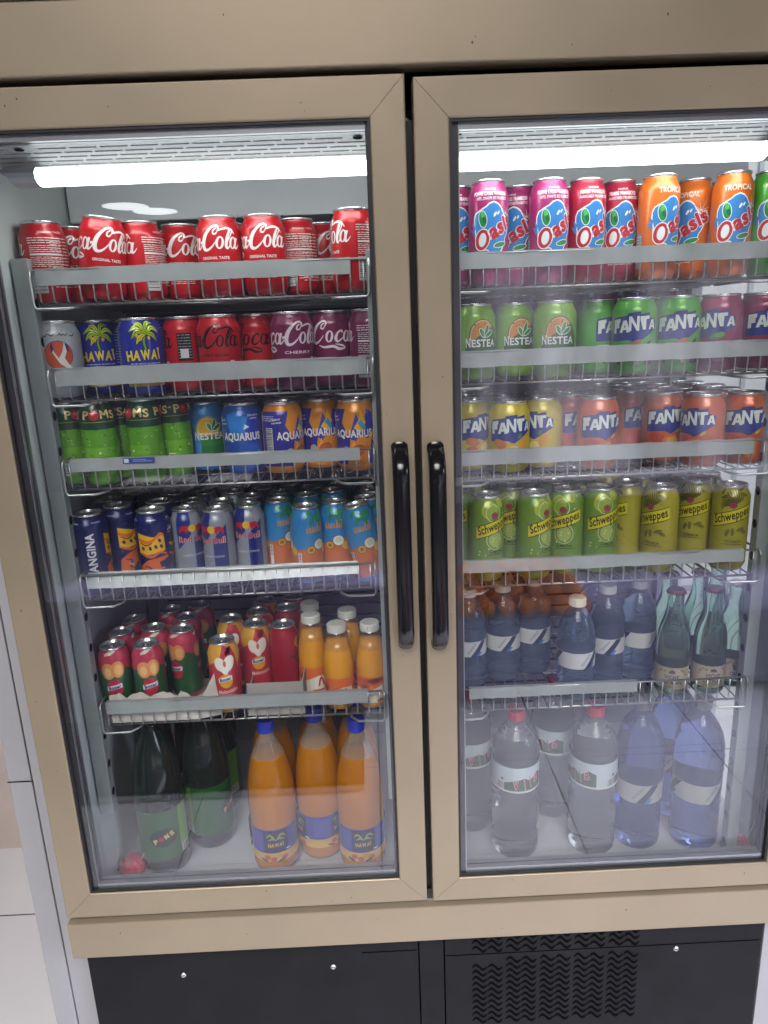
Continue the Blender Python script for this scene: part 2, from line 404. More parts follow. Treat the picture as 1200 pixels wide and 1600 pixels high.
WHT = '#e9e9ea'
def cola_art(ink, small, back):
    def f(a):
        H = lambda pts: [(u*1.0, v*1.0+66) for u, v in pts]
        sk = 0.28
        def S(pts, ws): a.stroke([(u+(v-12)*sk, 66+v) for u, v in pts], ws, ink, 6)
        def O(cu, cv, A, B, rot=0): a.ring(cu+(cv-12)*sk, 66+cv, A, B, A*0.42, B*0.78, ink, rot=-12+rot, du=0.1)
        def big_c(x, loop):
            S([(x+21, 25), (x+22, 30), (x+18, 33.5), (x+11, 31), (x+4, 21), (x+2.5, 10), (x+6, 2), (x+12, 0.5), (x+18, 5), (x+22, 12)],
              [1.2, 2.6, 2.8, 3.2, 5.4, 6.4, 5.2, 3.4, 2.2, 1.0])
            S([(x+21, 25), (x+19, 22), (x+15.5, 23), (x+15.5, 27.5), (x+19, 30)], [1.4, 2.2, 2.4, 2.2, 1.4])
        big_c(-64, 0)
        O(-32, 10, 6.2, 9); 
        S([(-12, 15), (-15, 18.5), (-20, 15), (-21, 7), (-17, 2), (-11, 6), (-8, 10)], [2.6, 2.6, 3.0, 4.6, 3.2, 1.8, 1.2])
        O(-4, 10, 5.8, 9); S([(1.5, 18), (1.0, 10), (2.5, 3), (6, 3.5), (9, 9)], [3.8, 4.0, 3.6, 2.0, 1.2])
        a.poly([(u+(v-12)*sk, 66+v) for u, v in ((4, 13), (8, 13), (9.5, 10.8), (5.5, 8.8))], ink)
        big_c(9, 1)
        S([(31, 26), (36, 28.5), (44, 30), (52, 27), (57, 22)], [1.0, 2.4, 2.8, 2.2, 1.0])
        O(37, 10, 6.2, 9)
        S([(47, 8), (51, 20), (52, 27), (48.5, 27.5), (46.5, 16), (47.5, 5), (50.5, 2), (53, 6)], [1.6, 1.8, 2.2, 3.0, 4.4, 4.2, 2.6, 1.4])
        O(57, 10, 5.6, 8.8); S([(62, 17), (61.5, 10), (63, 3), (66.5, 4), (69, 9)], [3.6, 3.8, 3.4, 2.0, 0.8])
        S([(-46, -3), (-36, -6), (-22, -5), (-12, -9), (-2, -8), (-8, -4), (-20, -1.5)], [1.2, 3.2, 4.0, 4.4, 1.2, 3.0, 1.0])
        a.text(small, 28, 55, 42, 4.0, ink, bold=0.02)
        a.rect(50, 36, 57, 47, '#dcdcdc'); a.rect(51.5, 38, 53, 45, '#555'); a.rect(54, 38, 55.4, 45, '#555')
        a.lines(8, 24, 46, 32, 3, ink, 4, 1.0)
        # small print and the barcode on the back
        if back:
            a.lines(76, 82, 122, 92, 3, ink, 2, 1.2); a.lines(78, 70, 122, 81, 4, ink, 3, 0.9)
            a.rect(78, 66.5, 122, 69, ink); a.lines(78, 50, 100, 65, 6, ink, 5, 0.8); a.lines(102, 50, 120, 65, 6, ink, 6, 0.8)
            for q in ((101, 49, 101.5, 66), (121, 49, 121.5, 66)): a.rect(*q, ink)
            a.barcode(78, 14, 96, 47, 3); a.lines(99, 24, 120, 46, 7, ink, 8, 0.9)
        else:
            a.rect(76, 48, 98, 90, '#131215'); a.lines(77, 50, 97, 89, 9, '#9a9a9a', 3, 0.8); a.rect(80, 52, 92, 66, '#c9c9c9')
            a.lines(102, 44, 120, 90, 10, '#1a1012', 5, 1.2); a.rect(110, 46, 112, 92, '#1a1012')
        a.lines(-102, 20, -76, 92, 16, ink, 11, 1.0)
        a.text('ORIGINAL TASTE' if small.startswith('OR') else small, -100, 98, 30, 2.6, ink)
    return f
def nestea_art(top, blob, spot):
    def f(a):
        if top == 'lemon':
            a.poly([(-20, 14), (34, 14), (34, 26), (26, 34), (0, 36), (-12, 30)], '#1f6b2a')
            a.ell(2, 50, 20, 23, '#e9b31f', n=26); a.ell(2, 50, 17, 20, '#f4d65a', n=26); a.ell(2, 50, 15.5, 18.5, '#e5b422', n=26)
            a.poly([(-24, 24), (36, 24), (36, 41), (-24, 41)], '#1f6b2a' if False else '#2c7d34'); a.rect(-30, 12, -12, 42, '#3f86c4')
        else:
            a.ell(6, 50, 22, 26, '#7a3b20', n=26); a.ell(6, 50, 20.3, 24.4, '#e8c7a0', n=26); a.ell(6, 50, 19, 23, spot, n=26)
            r = random.Random(3)
            for k in range(9): a.ell(6+r.uniform(-13, 13), 62+r.uniform(-8, 8), 1.3, 1.0, '#6b3b12', n=8)
            a.poly([(-22, 41), (-22, 24), (-6, 24), (-6, 17), (36, 17), (36, 44), (26, 66), (14, 56), (4, 54), (-8, 46)], '#2c5a26')
        for (u, v, rot, s) in ((5, 55, 120, 8), (12, 58, 75, 10), (17, 54, 35, 8)):
            a.ell(u, v, s+0.9, 4.0, '#eef3ea', rot=rot, n=14); a.ell(u, v, s, 3.0, '#2f8c48', rot=rot, n=14)
        a.text('N', -17.5, 41, 7.5, 14.5, WHT, bold=0.025)
        a.text('ESTEA', 9, 40, 42, 11.5, WHT, bold=0.025)
        a.rect(-80, 14, -45, 90, '#2b6a2b' if top != 'lemon' else '#2f74b4'); a.lines(-78, 20, -48, 86, 14, '#cfd8c8', 4, 1.0)
        a.barcode(72, 20, 90, 60, 5)
    return f
FL = {'F': [(0,0),(4.6,.5),(4.6,6.3),(9.2,7),(9.2,13),(4.7,10.4),(4.8,13.4),(10.8,14.3),(10.8,18.6),(0.2,17.2)],
      'A': [(0,0),(4,.3),(5,3.4),(9,3.8),(9.8,.5),(14,.8),(9.5,16),(5,15.6)],
      'N': [(0,0),(3.6,0),(3.6,12.4),(10.6,.2),(14.2,.2),(14.2,20),(10.6,20),(10.6,7.6),(3.6,19.8),(0,19.6)],
      'T': [(4,0),(8.4,0),(8.6,14),(13.2,14.4),(13.2,18.8),(0,18.2),(0,13.7),(4,13.9)]}
def fanta_art(body, fruits, deco, small=None):
    def f(a):
        def L(ch, x, y, s, c, g=0.0):
            pts = [(x+px*s, y+py*s) for px, py in FL[ch]]
            a.poly(pts, c)
        B = '#1d2f86'
        a.poly([(-37,34),(-37,61),(-34,67),(-10,71),(-9,74),(9,76),(10,72),(23,75),(24,68),(36,63),(36,50),(20,40),(4,30),(-6,35),(-34,33)], B)
        a.poly([(-37,61),(-35,67.5),(-10,71.5),(-9,74.5),(9,76.5),(10,72.5),(23,75.5),(23.5,74),(10,71),(9,75),(-8.6,73),(-9.4,70),(-34,66)], '#12205f')
        if fruits:
            for (u, v, A_, B_, rot, c) in fruits: a.ell(u, v, A_, B_, c, rot=rot, n=16)
        L('F', -34, 45, 1.18, '#dfe8df'); L('A', -22, 46, 1.16, '#dfe8df'); a.poly([(-22+6.2*1.16, 46+6.8*1.16), (-22+8.2*1.16, 46+6.9*1.16), (-22+7.2*1.16, 46+11*1.16)], B)
        L('N', -7.6, 48.5, 1.08, '#dfe8df'); L('T', 8.8, 50, 1.08, '#dfe8df'); L('A', 22.5, 50, 0.92, '#dfe8df'); a.poly([(22+6*.92, 50+6.6*.92), (22+8.4*.92, 50+6.8*.92), (22+7.2*.92, 50+11*.92)], B)
        if small: a.text(small, -24, 27, 18, 4.5, WHT, bold=0.01)
        if deco: deco(a)
        a.rect(70, 14, 100, 88, body if False else '#24317c'); a.lines(72, 50, 98, 86, 9, '#c8cde0', 6, 0.9); a.barcode(76, 18, 94, 44, 8)
    return f
def aquarius_art(blue):
    def f(a):
        if blue:
            a.poly([(-40,13),(-10,13),(-2,40),(-20,66),(-40,58)], '#274a9e'); a.poly([(-16,56),(6,52),(14,84),(-6,94),(-22,88)], '#2f7fd0'); a.poly([(10,44),(34,40),(40,90),(20,93),(12,78)], '#2d3fae')
            a.poly([(0,13),(34,13),(30,36),(14,40)], '#2a66c0'); a.poly([(6,64),(16,68),(9,73)], '#bfe0f2'); a.poly([(24,13),(36,13),(34,30),(20,26)], '#3d9be0')
            a.text('ZERO AZÚCAR', 24, 87, 20, 3.4, WHT, bold=0.02); a.text('LIMÓN', 24, 82, 12, 3.2, WHT, bold=0.02)
        else:
            a.poly([(-62,13),(-8,13),(-2,44),(-16,70),(-10,92),(-62,92)], '#31308f'); a.poly([(-4,46),(8,86),(18,60),(26,92),(36,86),(40,60),(26,44),(14,52),(6,40)], '#3c3ba8')
            a.poly([(-6,20),(4,44),(12,13)], '#efa02d'); a.poly([(4,62),(14,54),(24,70),(16,92),(12,74)], '#e8b81e'); a.poly([(10,70),(16,76),(24,62),(20,58)], '#4a9fc8')
            a.ell(10, 26, 12, 9, '#a8562a', rot=20); a.ell(10, 26, 9, 6.5, '#b9692f', rot=20); a.poly([(14,13),(36,13),(24,40)], '#d97a26'); a.ell(-10, 26, 6, 7, '#a9a49c')
            a.poly([(28,13),(40,13),(40,36),(34,44)], '#3c3ba8')
        a.text('AQUARIUS', 2, 52, 66, 15, '#e6e2d6', bold=0.035)
        a.barcode(-52, 24, -38, 66, 4); a.lines(-60, 76, -34, 86, 3, '#d5d5e5', 3, 1.2)
        a.text('sabor', -30, 80, 14, 4, WHT, bold=0.02, rot=6); a.text('naranja' if not blue else 'limon', -30, 74, 16, 4, WHT, bold=0.02, rot=6)
    return f
def poms_art(a):
    a.rect(-83, 17, 83, 60, '#6fae1c'); a.rect(-83, 88, 83, 129, '#0e3c1c'); a.rect(-83, 99, 83, 100, '#8b8a4a')
    r = random.Random(4)
    for k in range(150):
        u, v = r.uniform(-82, 82), r.uniform(20, 87); q = r.uniform(0.4, 1.4)*(0.6+v/90); a.ell(u, v, q, q, r.choice(('#5fae1b', '#86c81f', '#2f7a18')), n=7)
    for c in (-83+27, 0, 55):
        a.text('P', c-18, 111, 9, 13, '#cdb77a', bold=0.03); a.text('M', c+8, 111, 12, 13, '#cdb77a', bold=0.03); a.text('S', c+20, 110, 8, 13, '#cdb77a', bold=0.03)
        a.ell(c-6.5, 110, 7.2, 7.6, '#a32a2c', n=18); a.ell(c-8, 112, 2.4, 2.6, '#c8625a', n=10); a.stroke([(c-6.5, 117), (c-5, 120)], [0.9, 0.9], '#3a2a16')
    for c in (-70, -14, 42):
        a.rect(c-6, 44, c-4, 46, '#d6e8b0'); a.ell(c+10, 52, 2, 2, '#d6e8b0', n=8)
    a.poly([(20,13),(34,13),(34,60),(26,74),(20,60)], '#5d9a1c'); a.barcode(-36, 16, -26, 40, 4)
def hawai_word(a, u, v, s, c='#e8cf1c'):
    x = u-25*s
    for ch, w, dv, rot in (('H', 9.5, -1, 4), ('A', 10, -0.5, -5), ('W', 13, 0, 3), ('A', 10, 0, -4), ('Ï', 4, 1.5, 4)):
        a.text(ch, x+w*s/2, v+dv*s, w*s*0.95, (13.5 if ch != 'Ï' else 15)*s, c, rot=rot, bold=0.045); x += w*s*1.02
def hawai_art(a):
    for c in (0, 104, -104):
        if c < 0 and abs(c) > 103: c = -104
        G1, G2, K = '#a6c81e', '#6f9e1c', '#0b1c1a'
        a.stroke([(c+3, 50), (c+1, 62), (c+5, 74)], [6.5, 5.0, 3.6], K); a.stroke([(c+3, 50), (c+1, 62), (c+5, 74)], [3.2, 2.6, 1.6], G2)
        for k, (x0, y0, x1, y1, x2, y2) in enumerate([(4,74,-8,84,-20,76),(4,73,-8,76,-17,66),(4,74,-2,86,-12,88),(5,75,8,88,20,88),(5,74,16,82,26,74),(5,73,14,72,22,62),(4,72,-4,68,-10,58)]):
            P = [(c+x0, y0), (c+x1, y1), (c+x2, y2)]
            a.stroke(P, [2.5, 8.5, 2.0], K, 6); a.stroke(P, [1.4, 6.0, 0.8], G1 if k % 2 else '#c2d838', 6)
            a.stroke(P, [0.3, 1.0, 0.2], K, 6)
        for (u, v) in ((-8, 70), (-3, 66), (9, 67)): a.ell(c+u, v, 2.4, 3.0, '#e2a41c', n=10)
        hawai_word(a, c, 42, 1.12)
        a.lines(c-22, 27, c+24, 31, 1, '#9fb0d8', 3, 1.6)
        a.rect(c-30, 13, c+30, 21, '#c8a81c')
    a.lines(34, 30, 66, 92, 15, '#8fa0d0', 7, 0.9); a.lines(-66, 30, -34, 92, 15, '#8fa0d0', 8, 0.9)
def bird_can_art(a):
    a.ell(-6, 47, 21, 21, '#2a2f6e', n=28); a.ell(-6, 47, 20.2, 20.2, '#c4532a', n=28)
    W = '#e6e2da'
    a.poly([(-14,66),(-12,52),(-6,42),(0,52),(4,67),(6,52),(2,42),(6,34),(14,24),(8,23),(0,30),(-5,34),(-10,42),(-15,52)], W)
    a.poly([(-14,66),(-12,56),(-15,50),(-17,58)], '#2a2f6e'); a.poly([(4,67),(6,54),(10,50),(9,60)], '#2a2f6e'); a.ell(-2, 43, 3.4, 3, W); a.poly([(8,26),(16,27),(14,23),(9,22)], '#2a2f6e')
    K = '#33363c'
    a.stroke([(-26,76),(-22,74),(-18,78),(-13,75),(-9,77)], [0.8,1.4,0.9,1.6,0.8], K); a.stroke([(-4,75),(0,78),(1,75),(4,77),(8,75),(10,80)], [0.8,1.4,0.9,1.4,0.9,1.0], K); a.stroke([(12,76),(17,74),(22,78)], [0.8,1.5,0.8], K)
    for u, v in ((-18, 82), (-14, 83), (3, 82), (17, 81)): a.ell(u, v, 0.8, 0.8, K, n=6)
    a.barcode(60, 20, 78, 60, 3)
def orangina_art(a):
    a.rect(-89, 118, 89, 122.5, '#1b2566')
    for c in (-62, -24, 12, 50): a.text('Orangina', c, 120, 16, 3.4, '#c9cbe0', bold=0.02, shear=0.2)
    a.poly([(-14,100),(-14,66),(-6,62),(18,66),(30,68),(30,92),(20,96),(14,92)], '#e3b21c')
    a.stroke([(-14,90),(2,84),(16,90),(24,97),(30,92)], [4,6,4,5,3], '#dd6b1f'); a.stroke([(-10,84),(0,79),(10,83)], [1.5,2.2,1.2], '#5a2b18')
    for u, v in ((6, 74), (15, 76), (24, 76), (22, 86), (-6, 74)): a.ell(u, v, 2.6, 3.6, '#3b2150', n=12, rot=20)
    a.stroke([(-12,66),(6,60),(20,66),(32,62)], [3,5,4,3], '#d8601c')
    a.poly([(-16,18),(-14,44),(0,54),(18,58),(34,60),(34,55),(18,50),(20,40),(8,30),(4,18)], '#da641e')
    a.stroke([(-6,44),(4,40),(0,30),(10,26)], [2,3,2.4,1.5], '#2b3a86'); a.stroke([(8,44),(16,36),(24,40),(28,28)], [2,3,2.4,1.5], '#c9743a'); a.stroke([(-2,36),(6,32)], [1.5,2.5], '#e8c48a')
    a.stroke([(12,18),(16,30),(30,36),(34,30)], [3,4,5,3], '#26358a')
    for u, v in ((0, 106), (26, 52), (-10, 58), (30, 104)): a.ell(u, v, 1.4, 1.4, '#4a5aa8', n=8)
    a.text('ORANGINA', -38, 60, 88, 14, '#e4e4e6', rot=90, bold=0.03)
    a.stroke([(38,100),(46,102),(54,98)], [1.5,3,1.5], '#cfd3ea'); a.text('Zest', 46, 104, 14, 6, '#cfd3ea', rot=8, bold=0.02, shear=0.2); a.text('pulpe', 46, 97, 15, 4, '#cfd3ea', rot=8, bold=0.01)
    a.barcode(60, 84, 74, 116, 5); a.lines(60, 30, 76, 80, 12, '#4d5f9c', 5, 1)
    a.stroke([(38,78),(50,74),(58,80)], [3,6,3], '#e3b21c'); a.stroke([(36,62),(48,58),(58,62)], [3,5,3], '#d8601c')
def bull_art(a):
    B, S = '#1b2a78', '#b9bcc2'
    for c in (0, 83, -83):
        a.poly([(c-20,122),(c-4,122),(c+6,70),(c-20,44)] if False else [(c-26,126),(c-2,126),(c-2,68),(c-26,44)], B)
        a.poly([(c+2,64),(c+26,88),(c+26,12),(c+2,12)], B)
        a.text('Red Bull', c, 62, 44, 11, '#b3202c', bold=0.02, out='#dadbe0', ow=0.02)
        R = '#b3202c'
        for sgn in (-1, 1):
            a.poly([(c+sgn*4,79),(c+sgn*7,84),(c+sgn*14,86),(c+sgn*21,82),(c+sgn*22,74),(c+sgn*20,71),(c+sgn*18,76),(c+sgn*12,76),(c+sgn*9,71),(c+sgn*7,76)][::sgn], R)
        a.ell(c, 80, 6.5, 6.5, '#e0b02a', n=16)
        a.text('ENERGY DRINK', c+0.5, 34, 38, 3.4, '#c9c9d6', bold=0.01)
def tropic_art(a):
    O = '#c8662a'
    a.poly([(-83,12),(83,12),(83,44),(70,50),(52,40),(30,44),(12,54),(-8,44),(-30,40),(-46,50),(-66,46),(-83,42)], O)
    for c in (-58, 0, 56):
        for P in ([(c+2,108),(c-10,116),(c-16,106)], [(c+2,108),(c+12,114),(c+18,104)], [(c+2,108),(c-4,104),(c-8,94)], [(c+2,108),(c+8,102),(c+10,92)], [(c+2,108),(c+16,110),(c+20,112)]):
            a.stroke([(u, v-14) for u, v in P], [2, 7, 1.5], '#2a7f58', 5)
        for k in range(6):
            u = c-13+k*4.6; a.stroke([(u, 70), (u+0.5, 78 if k not in (4,) else 84)], [2.6, 2.6], '#c98a35', 3)
        a.stroke([(c-14, 69.5), (c+12, 71.5)], [1.6, 1.6], '#c98a35', 3); a.stroke([(c+11, 84), (c+14, 82), (c+13, 70)], [1.6, 2.2, 2.2], '#c98a35', 3)
        a.ell(c+7, 48, 10, 9.5, '#5a3a20', n=20); a.ell(c+7, 48, 9, 8.5, '#d8dccb', n=20); a.ell(c+7, 49, 5, 5, '#c3c9b8', n=14)
        a.ell(c-8, 40, 8, 7.5, '#5a3a18', n=18); a.ell(c-8, 40, 7, 6.5, '#cf9a22', n=18); a.ell(c-8, 40, 3.4, 3, '#8f5a18', n=12)
        a.ell(c+19, 38, 6, 8, '#d9ab2c', rot=20, n=16)
    a.barcode(-30, 14, -24, 36, 2)
def peach_red_art(a):
    a.poly([(-83,12),(83,12),(83,72),(60,80),(40,66),(10,80),(-30,70),(-60,80),(-83,72)], '#2f5a34')
    for c in (-56, 0, 56):
        a.ell(c-7, 72, 12, 15, '#d99a5a', n=20); a.ell(c+9, 74, 11, 15, '#dd8f52', n=20); a.ell(c+10, 73, 7, 10, '#e3b06a', n=16); a.ell(c-8, 70, 6, 9, '#e6b980', n=16)
        a.stroke([(c-12, 100), (c, 104), (c+12, 108)], [3, 6, 3], '#c9c9b8'); a.ell(c+1, 40, 13, 17, '#b3283e', n=20)
        a.poly([(c-12,36),(c+13,40),(c+13,48),(c-12,44)], '#dfe6ec'); a.text('Bozer', c+0.5, 42, 21, 7, '#22346e', rot=9, bold=0.045)
def heart_art(a):
    for c in (-56, 0, 56):
        a.poly([(c-28,12),(c+28,12),(c+28,70),(c+18,112),(c+8,90),(c,116),(c-6,92),(c-28,80)], '#bf3a44')
        a.ell(c-6, 84, 9, 13, '#e9e2d2', rot=14, n=18); a.ell(c+9, 84, 9.5, 15, '#ece7da', rot=-18, n=18); a.poly([(c-13,80),(c+17,82),(c+3,62)], '#ece7da'); a.ell(c+2, 84, 2.6, 6, '#d06a58', n=12)
        a.ell(c+2, 52, 12, 13, '#e2a42c', n=20); a.poly([(c-10,50),(c+13,53),(c+13,61),(c-10,58)], '#dfe6ec'); a.text('Bozer', c+1.5, 55.5, 20, 6.5, '#22346e', rot=8, bold=0.045)
        a.text('Melocotón', c+4, 33, 34, 7.5, '#efe0d8', rot=6, shear=0.25, bold=0.01)
def rose_art(a):
    for c in (-50, 14, 66):
        a.stroke([(c, 92), (c+3, 80), (c-2, 70), (c+4, 60)], [2, 3, 2, 2], '#3d2a18'); a.ell(c+3, 84, 6, 7, '#7a1522', n=14); a.ell(c+4, 85, 3.5, 4, '#b02a35', n=12)
        a.stroke([(c-2, 70), (c-8, 76), (c-12, 72)], [1, 4, 1], '#33442a'); a.stroke([(c+2, 66), (c+9, 70), (c+12, 66)], [1, 4, 1], '#4a3a1c'); a.stroke([(c+6, 110), (c+2, 98), (c+8, 88)], [5, 7, 3], '#c08a2e')
def oasis_art(top, sub, star=True):
    def f(a):
        for c in (0, 91):
            B, W, R = '#3f86c9', '#eef2f4', '#c22a34'
            jag = []
            r = random.Random(5)
            for k in range(30):
                t = 2*PI*k/30; q = 27*(1+0.09*math.sin(5*t+1)+r.uniform(-.02, .02)); jag.append((t, q))
            P = lambda s: [(c+3+q*s*math.cos(t), 73+q*s*1.2*math.sin(t)) for t, q in jag]
            a.poly(P(1.06), W); a.poly(P(1.0), B)
            a.poly([(c-24,62),(c-32,74),(c-26,72),(c-28,82),(c-22,76)], B); a.poly([(c-2,44),(c+4,34),(c+12,42),(c+14,37),(c+18,46)], B)
            a.ell(c+8, 92, 1.6, 4, W, rot=-30, n=10); a.ell(c+13, 94, 1.2, 3, W, rot=-30, n=10)
            a.ell(c-10, 86, 6.5, 12, W, n=18, rot=8); a.ell(c-10, 86, 5.6, 11, '#2f8f4a', n=18, rot=8); a.ell(c-10, 92, 3, 5, '#57b868', n=12); a.ell(c-7.5, 84, 2.6, 5, '#1f6e3a', n=12, rot=20)
            a.ell(c+16, 51, 11, 4.2, W, rot=12, n=16); a.ell(c+16, 51, 10, 3.3, '#2f8f4a', rot=12, n=16)
            a.ell(c-11, 58, 11.5, 15.6, W, rot=-14, n=24); a.ell(c-11, 58, 10.2, 14.2, R, rot=-14, n=24); a.ell(c-10.5, 58, 5.6, 9.6, W, rot=-10, n=20)
            a.text('asis', c+18, 77, 44, 21, R, rot=32, bold=0.045, shear=0.12, out=W, ow=0.035)
            if star:
                for t, l in ((20, 16), (60, 22), (100, 12), (140, 14), (-20, 12), (165, 9)):
                    q = math.radians(t); a.stroke([(c+27, 93), (c+27+l*math.cos(q), 93+l*math.sin(q))], [1.0, 0.2], '#f0d8d8', 2)
            if sub:
                a.text('SAVEUR', c+2, 126, 16, 2.6, WHT, bold=0.02); a.text(top, c+2, 120, 50 if len(top) > 18 else 40, 5.6, '#efd9e2', bold=0.025); a.text(sub, c+4, 113.5, 46, 4.2, '#efd9e2', bold=0.025)
            else:
                a.text(top, c+4, 117, 40, 8, '#f0dccb', bold=0.03)
        a.rect(-52, 16, -38, 60, '#8d8d94'); a.lines(-52, 18, -39, 58, 10, '#e0e0e0', 5, 0.9); a.lines(-16, 18, 20, 26, 2, '#e6d0d8', 5, 1.0); a.ell(0, 24, 2, 3, '#e6d0d8', n=10)
    return f
def schweppes_art(lemon):
    def f(a):
        K = '#14150f'
        for c in (0, 91):
            if lemon:
                a.ell(c-8, 100, 14, 15, '#a9b23a', n=20); a.ell(c-6, 98, 12, 13, '#8fa63e', n=20); a.ring(c-2, 95, 13, 14.5, 12, 13.5, '#c9d3a8'); a.ring(c+2, 50, 16, 17, 15, 16, '#c9d3a8'); a.ell(c+2, 50, 12, 13, '#9fb05a', n=20)
                a.ell(c+14, 112, 8, 9, '#a3ad3f', n=16)
                r = random.Random(2)
                for k in range(16): a.ell(c+r.uniform(-28, 28), r.uniform(22, 118), 1.4, 1.4, '#c9d3a8', n=8)
            else:
                D = '#575417'
                for k in range(13):
                    q = math.radians(40+k*13); x, y = c+2, 92; a.stroke([(x, y), (x+16*math.cos(q), y+14*math.sin(q)), (x+22*math.cos(q+.2), y+25*math.sin(q+.2))], [1.0, 2.6, 0.8], D, 3)
                for (u, v, rr) in ((-14, 104, 30), (-18, 112, 70), (18, 108, -30), (14, 116, 20)): a.ell(c+u, v, 6, 2.6, D, rot=rr, n=12)
                for (u, v, rr) in ((2, 46, 90), (14, 50, 20), (20, 46, -30), (-6, 44, 70)): a.ell(c+u, v, 7, 3, '#6a6720', rot=rr, n=12)
            P = [(c-31, 51.5), (c-31, 71), (c+31, 91.7), (c+31, 72)]
            a.poly([(c-31,50.2),(c-31,72.3),(c+31,93.0),(c+31,70.7)], K); a.poly(P, '#c9bd1e')
            a.text('Schweppes', c, 71.5, 60, 19, K, rot=18.5, shear=0.28, bold=0.022)
            a.ell(c, 91, 5.8, 5.8, '#7e1f30', n=18); a.ell(c, 91, 4.4, 4.4, '#a04652', n=16); a.ell(c, 91, 2.6, 2.6, '#7e1f30', n=12)
            a.text('LIMÓN' if lemon else 'TÓNICA', c+4, 30, 24 if lemon else 26, 5.6, K, bold=0.012, shear=0.1)
            a.stroke([(c-16, 24), (c+4, 25), (c+22, 24)], [0.5, 1.0, 0.5], K, 3)
    return f
def stripes_art(c1, c2):
    def f(a):
        a.poly([(-83,70),(83,70),(83,108),(40,116),(0,100),(-50,114),(-83,108)], c1); a.rect(-83, 117, 83, 122, c2)
        for c in (-60, -10, 45): a.ell(c, 60, 18, 20, c1, n=18); a.lines(c-14, 80, c+14, 100, 5, '#c8c8d8', 4, 1.4)
    return f

GREENFRUIT = [(-4, 26, 6, 5, 0, '#a8612a'), (8, 22, 9, 6, 20, '#c9b48a'), (9, 22, 7, 4.5, 20, '#8a6a3a'), (6, 32, 8, 3.4, 15, '#b07432'), (22, 28, 8, 2.6, 45, '#3a2430'), (26, 18, 9, 4, 10, '#7a2a2a'), (-22, 20, 7, 4, 0, '#4a2b2a')]
YELFRUIT = [(-18, 30, 12, 7, -15, '#c8762a'), (2, 22, 12, 9, 10, '#d9a51c'), (4, 21, 9, 6.5, 10, '#d8cf8a'), (20, 30, 8, 12, -25, '#d99a1e'), (14, 42, 5, 2.5, 50, '#2f8a3c'), (-20, 18, 10, 5, 10, '#c2661f')]
ORFRUIT = [(-18, 24, 13, 8, -10, '#b8401c'), (6, 20, 15, 8, 8, '#cf7420'), (8, 20, 11, 5.5, 8, '#d99a3c'), (22, 27, 9, 8, 0, '#bf4a1a'), (18, 36, 5, 2.4, 40, '#b8b81c')]
KIWI = [(10, 36, 12, 5, 10, '#2f7a3a'), (14, 38, 7, 4, 10, '#5fa03c'), (-16, 30, 9, 3, 20, '#8a2030'), (14, 18, 9, 4, 0, '#b97a86')]
KINDS = {
    'cola':      ('soda_can', 'standard', '#b0121c', cola_art('#ebe6e4', 'ORIGINAL TASTE', True)),
    'zero':      ('soda_can', 'standard', '#ab121c', cola_art('#1b0b0e', 'ZERO SUGAR', False)),
    'cherry':    ('soda_can', 'standard', '#6d2148', cola_art('#e4d6dd', 'CHERRY', True)),
    'bird':      ('soda_can', 'standard', '#a9aeb2', bird_can_art),
    'palm':      ('soda_can', 'standard', '#232f96', hawai_art),
    'apple':     ('soda_can', 'slim', '#5a9a1a', poms_art),
    'lemontea':  ('iced_tea_can', 'standard', '#3d94d2', nestea_art('lemon', None, None)),
    'sportblue': ('soda_can', 'standard', '#2757a8', aquarius_art(True)),
    'sportorange': ('soda_can', 'standard', '#d98a20', aquarius_art(False)),
    'navy':      ('soda_can', 'tallish', '#151d55', orangina_art),
    'bull':      ('energy_drink_can', 'slim', '#868c98', bull_art),
    'tropic':    ('juice_can', 'slim', '#2a7cb8', tropic_art),
    'peachred':  ('juice_can', 'slim', '#b4384e', peach_red_art),
    'heart':     ('juice_can', 'slim', '#d8a23a', heart_art),
    'rose':      ('juice_can', 'slim', '#9c1c26', rose_art),
    'magenta':   ('juice_can', 'sleek', '#9c2a64', oasis_art('POMME CASSIS FRAMBOISE', 'APPEL ZWARTE BES FRAMBOOS')),
    'fraise':    ('juice_can', 'sleek', '#a81f3c', oasis_art('FRAISE FRAMBOISE', 'AARDBEI FRAMBOOS')),
    'orangejuice': ('juice_can', 'sleek', '#cf661c', oasis_art('TROPICAL', None)),
    'greenjuice': ('juice_can', 'sleek', '#4fae2c', oasis_art('POMME POIRE', None)),
    'greentea':  ('iced_tea_can', 'standard', '#76a81e', nestea_art('melon', None, '#cf8a2c')),
    'limefizz':  ('soda_can', 'standard', '#4fa532', fanta_art('#4fa532', GREENFRUIT, None, 'exotic')),
    'berryfizz': ('soda_can', 'standard', '#8a1a4a', fanta_art('#8a1a4a', KIWI, None, 'strawberry')),
    'lemonfizz': ('soda_can', 'standard', '#c2b01c', fanta_art('#c2b01c', YELFRUIT, None)),
    'orangefizz': ('soda_can', 'standard', '#c05614', fanta_art('#b84a18', ORFRUIT, None)),
    'lemonmixer': ('tonic_can', 'sleek', '#6a8a34', schweppes_art(True)),
    'tonic':     ('tonic_can', 'sleek', '#a0982e', schweppes_art(False)),
    'backblue':  ('soda_can', 'slim', '#1d2f86', stripes_art('#9a3a26', '#2b3a9a')),
    'backmix':   ('soda_can', 'slim', '#7d2148', stripes_art('#24307a', '#9a3a26')),
}

SHIFT = {'palm': 18, 'bird': 18, 'lemontea': 19, 'greentea': 16, 'limefizz': 17, 'berryfizz': 17, 'lemonfizz': 18, 'orangefizz': 18, 'sportblue': 9, 'sportorange': 9, 'navy': 4, 'bull': 20, 'tropic': 20, 'peachred': 20, 'heart': 11, 'lemonmixer': 23, 'tonic': 23, 'magenta': 5, 'fraise': 5, 'orangejuice': 5, 'greenjuice': 5}
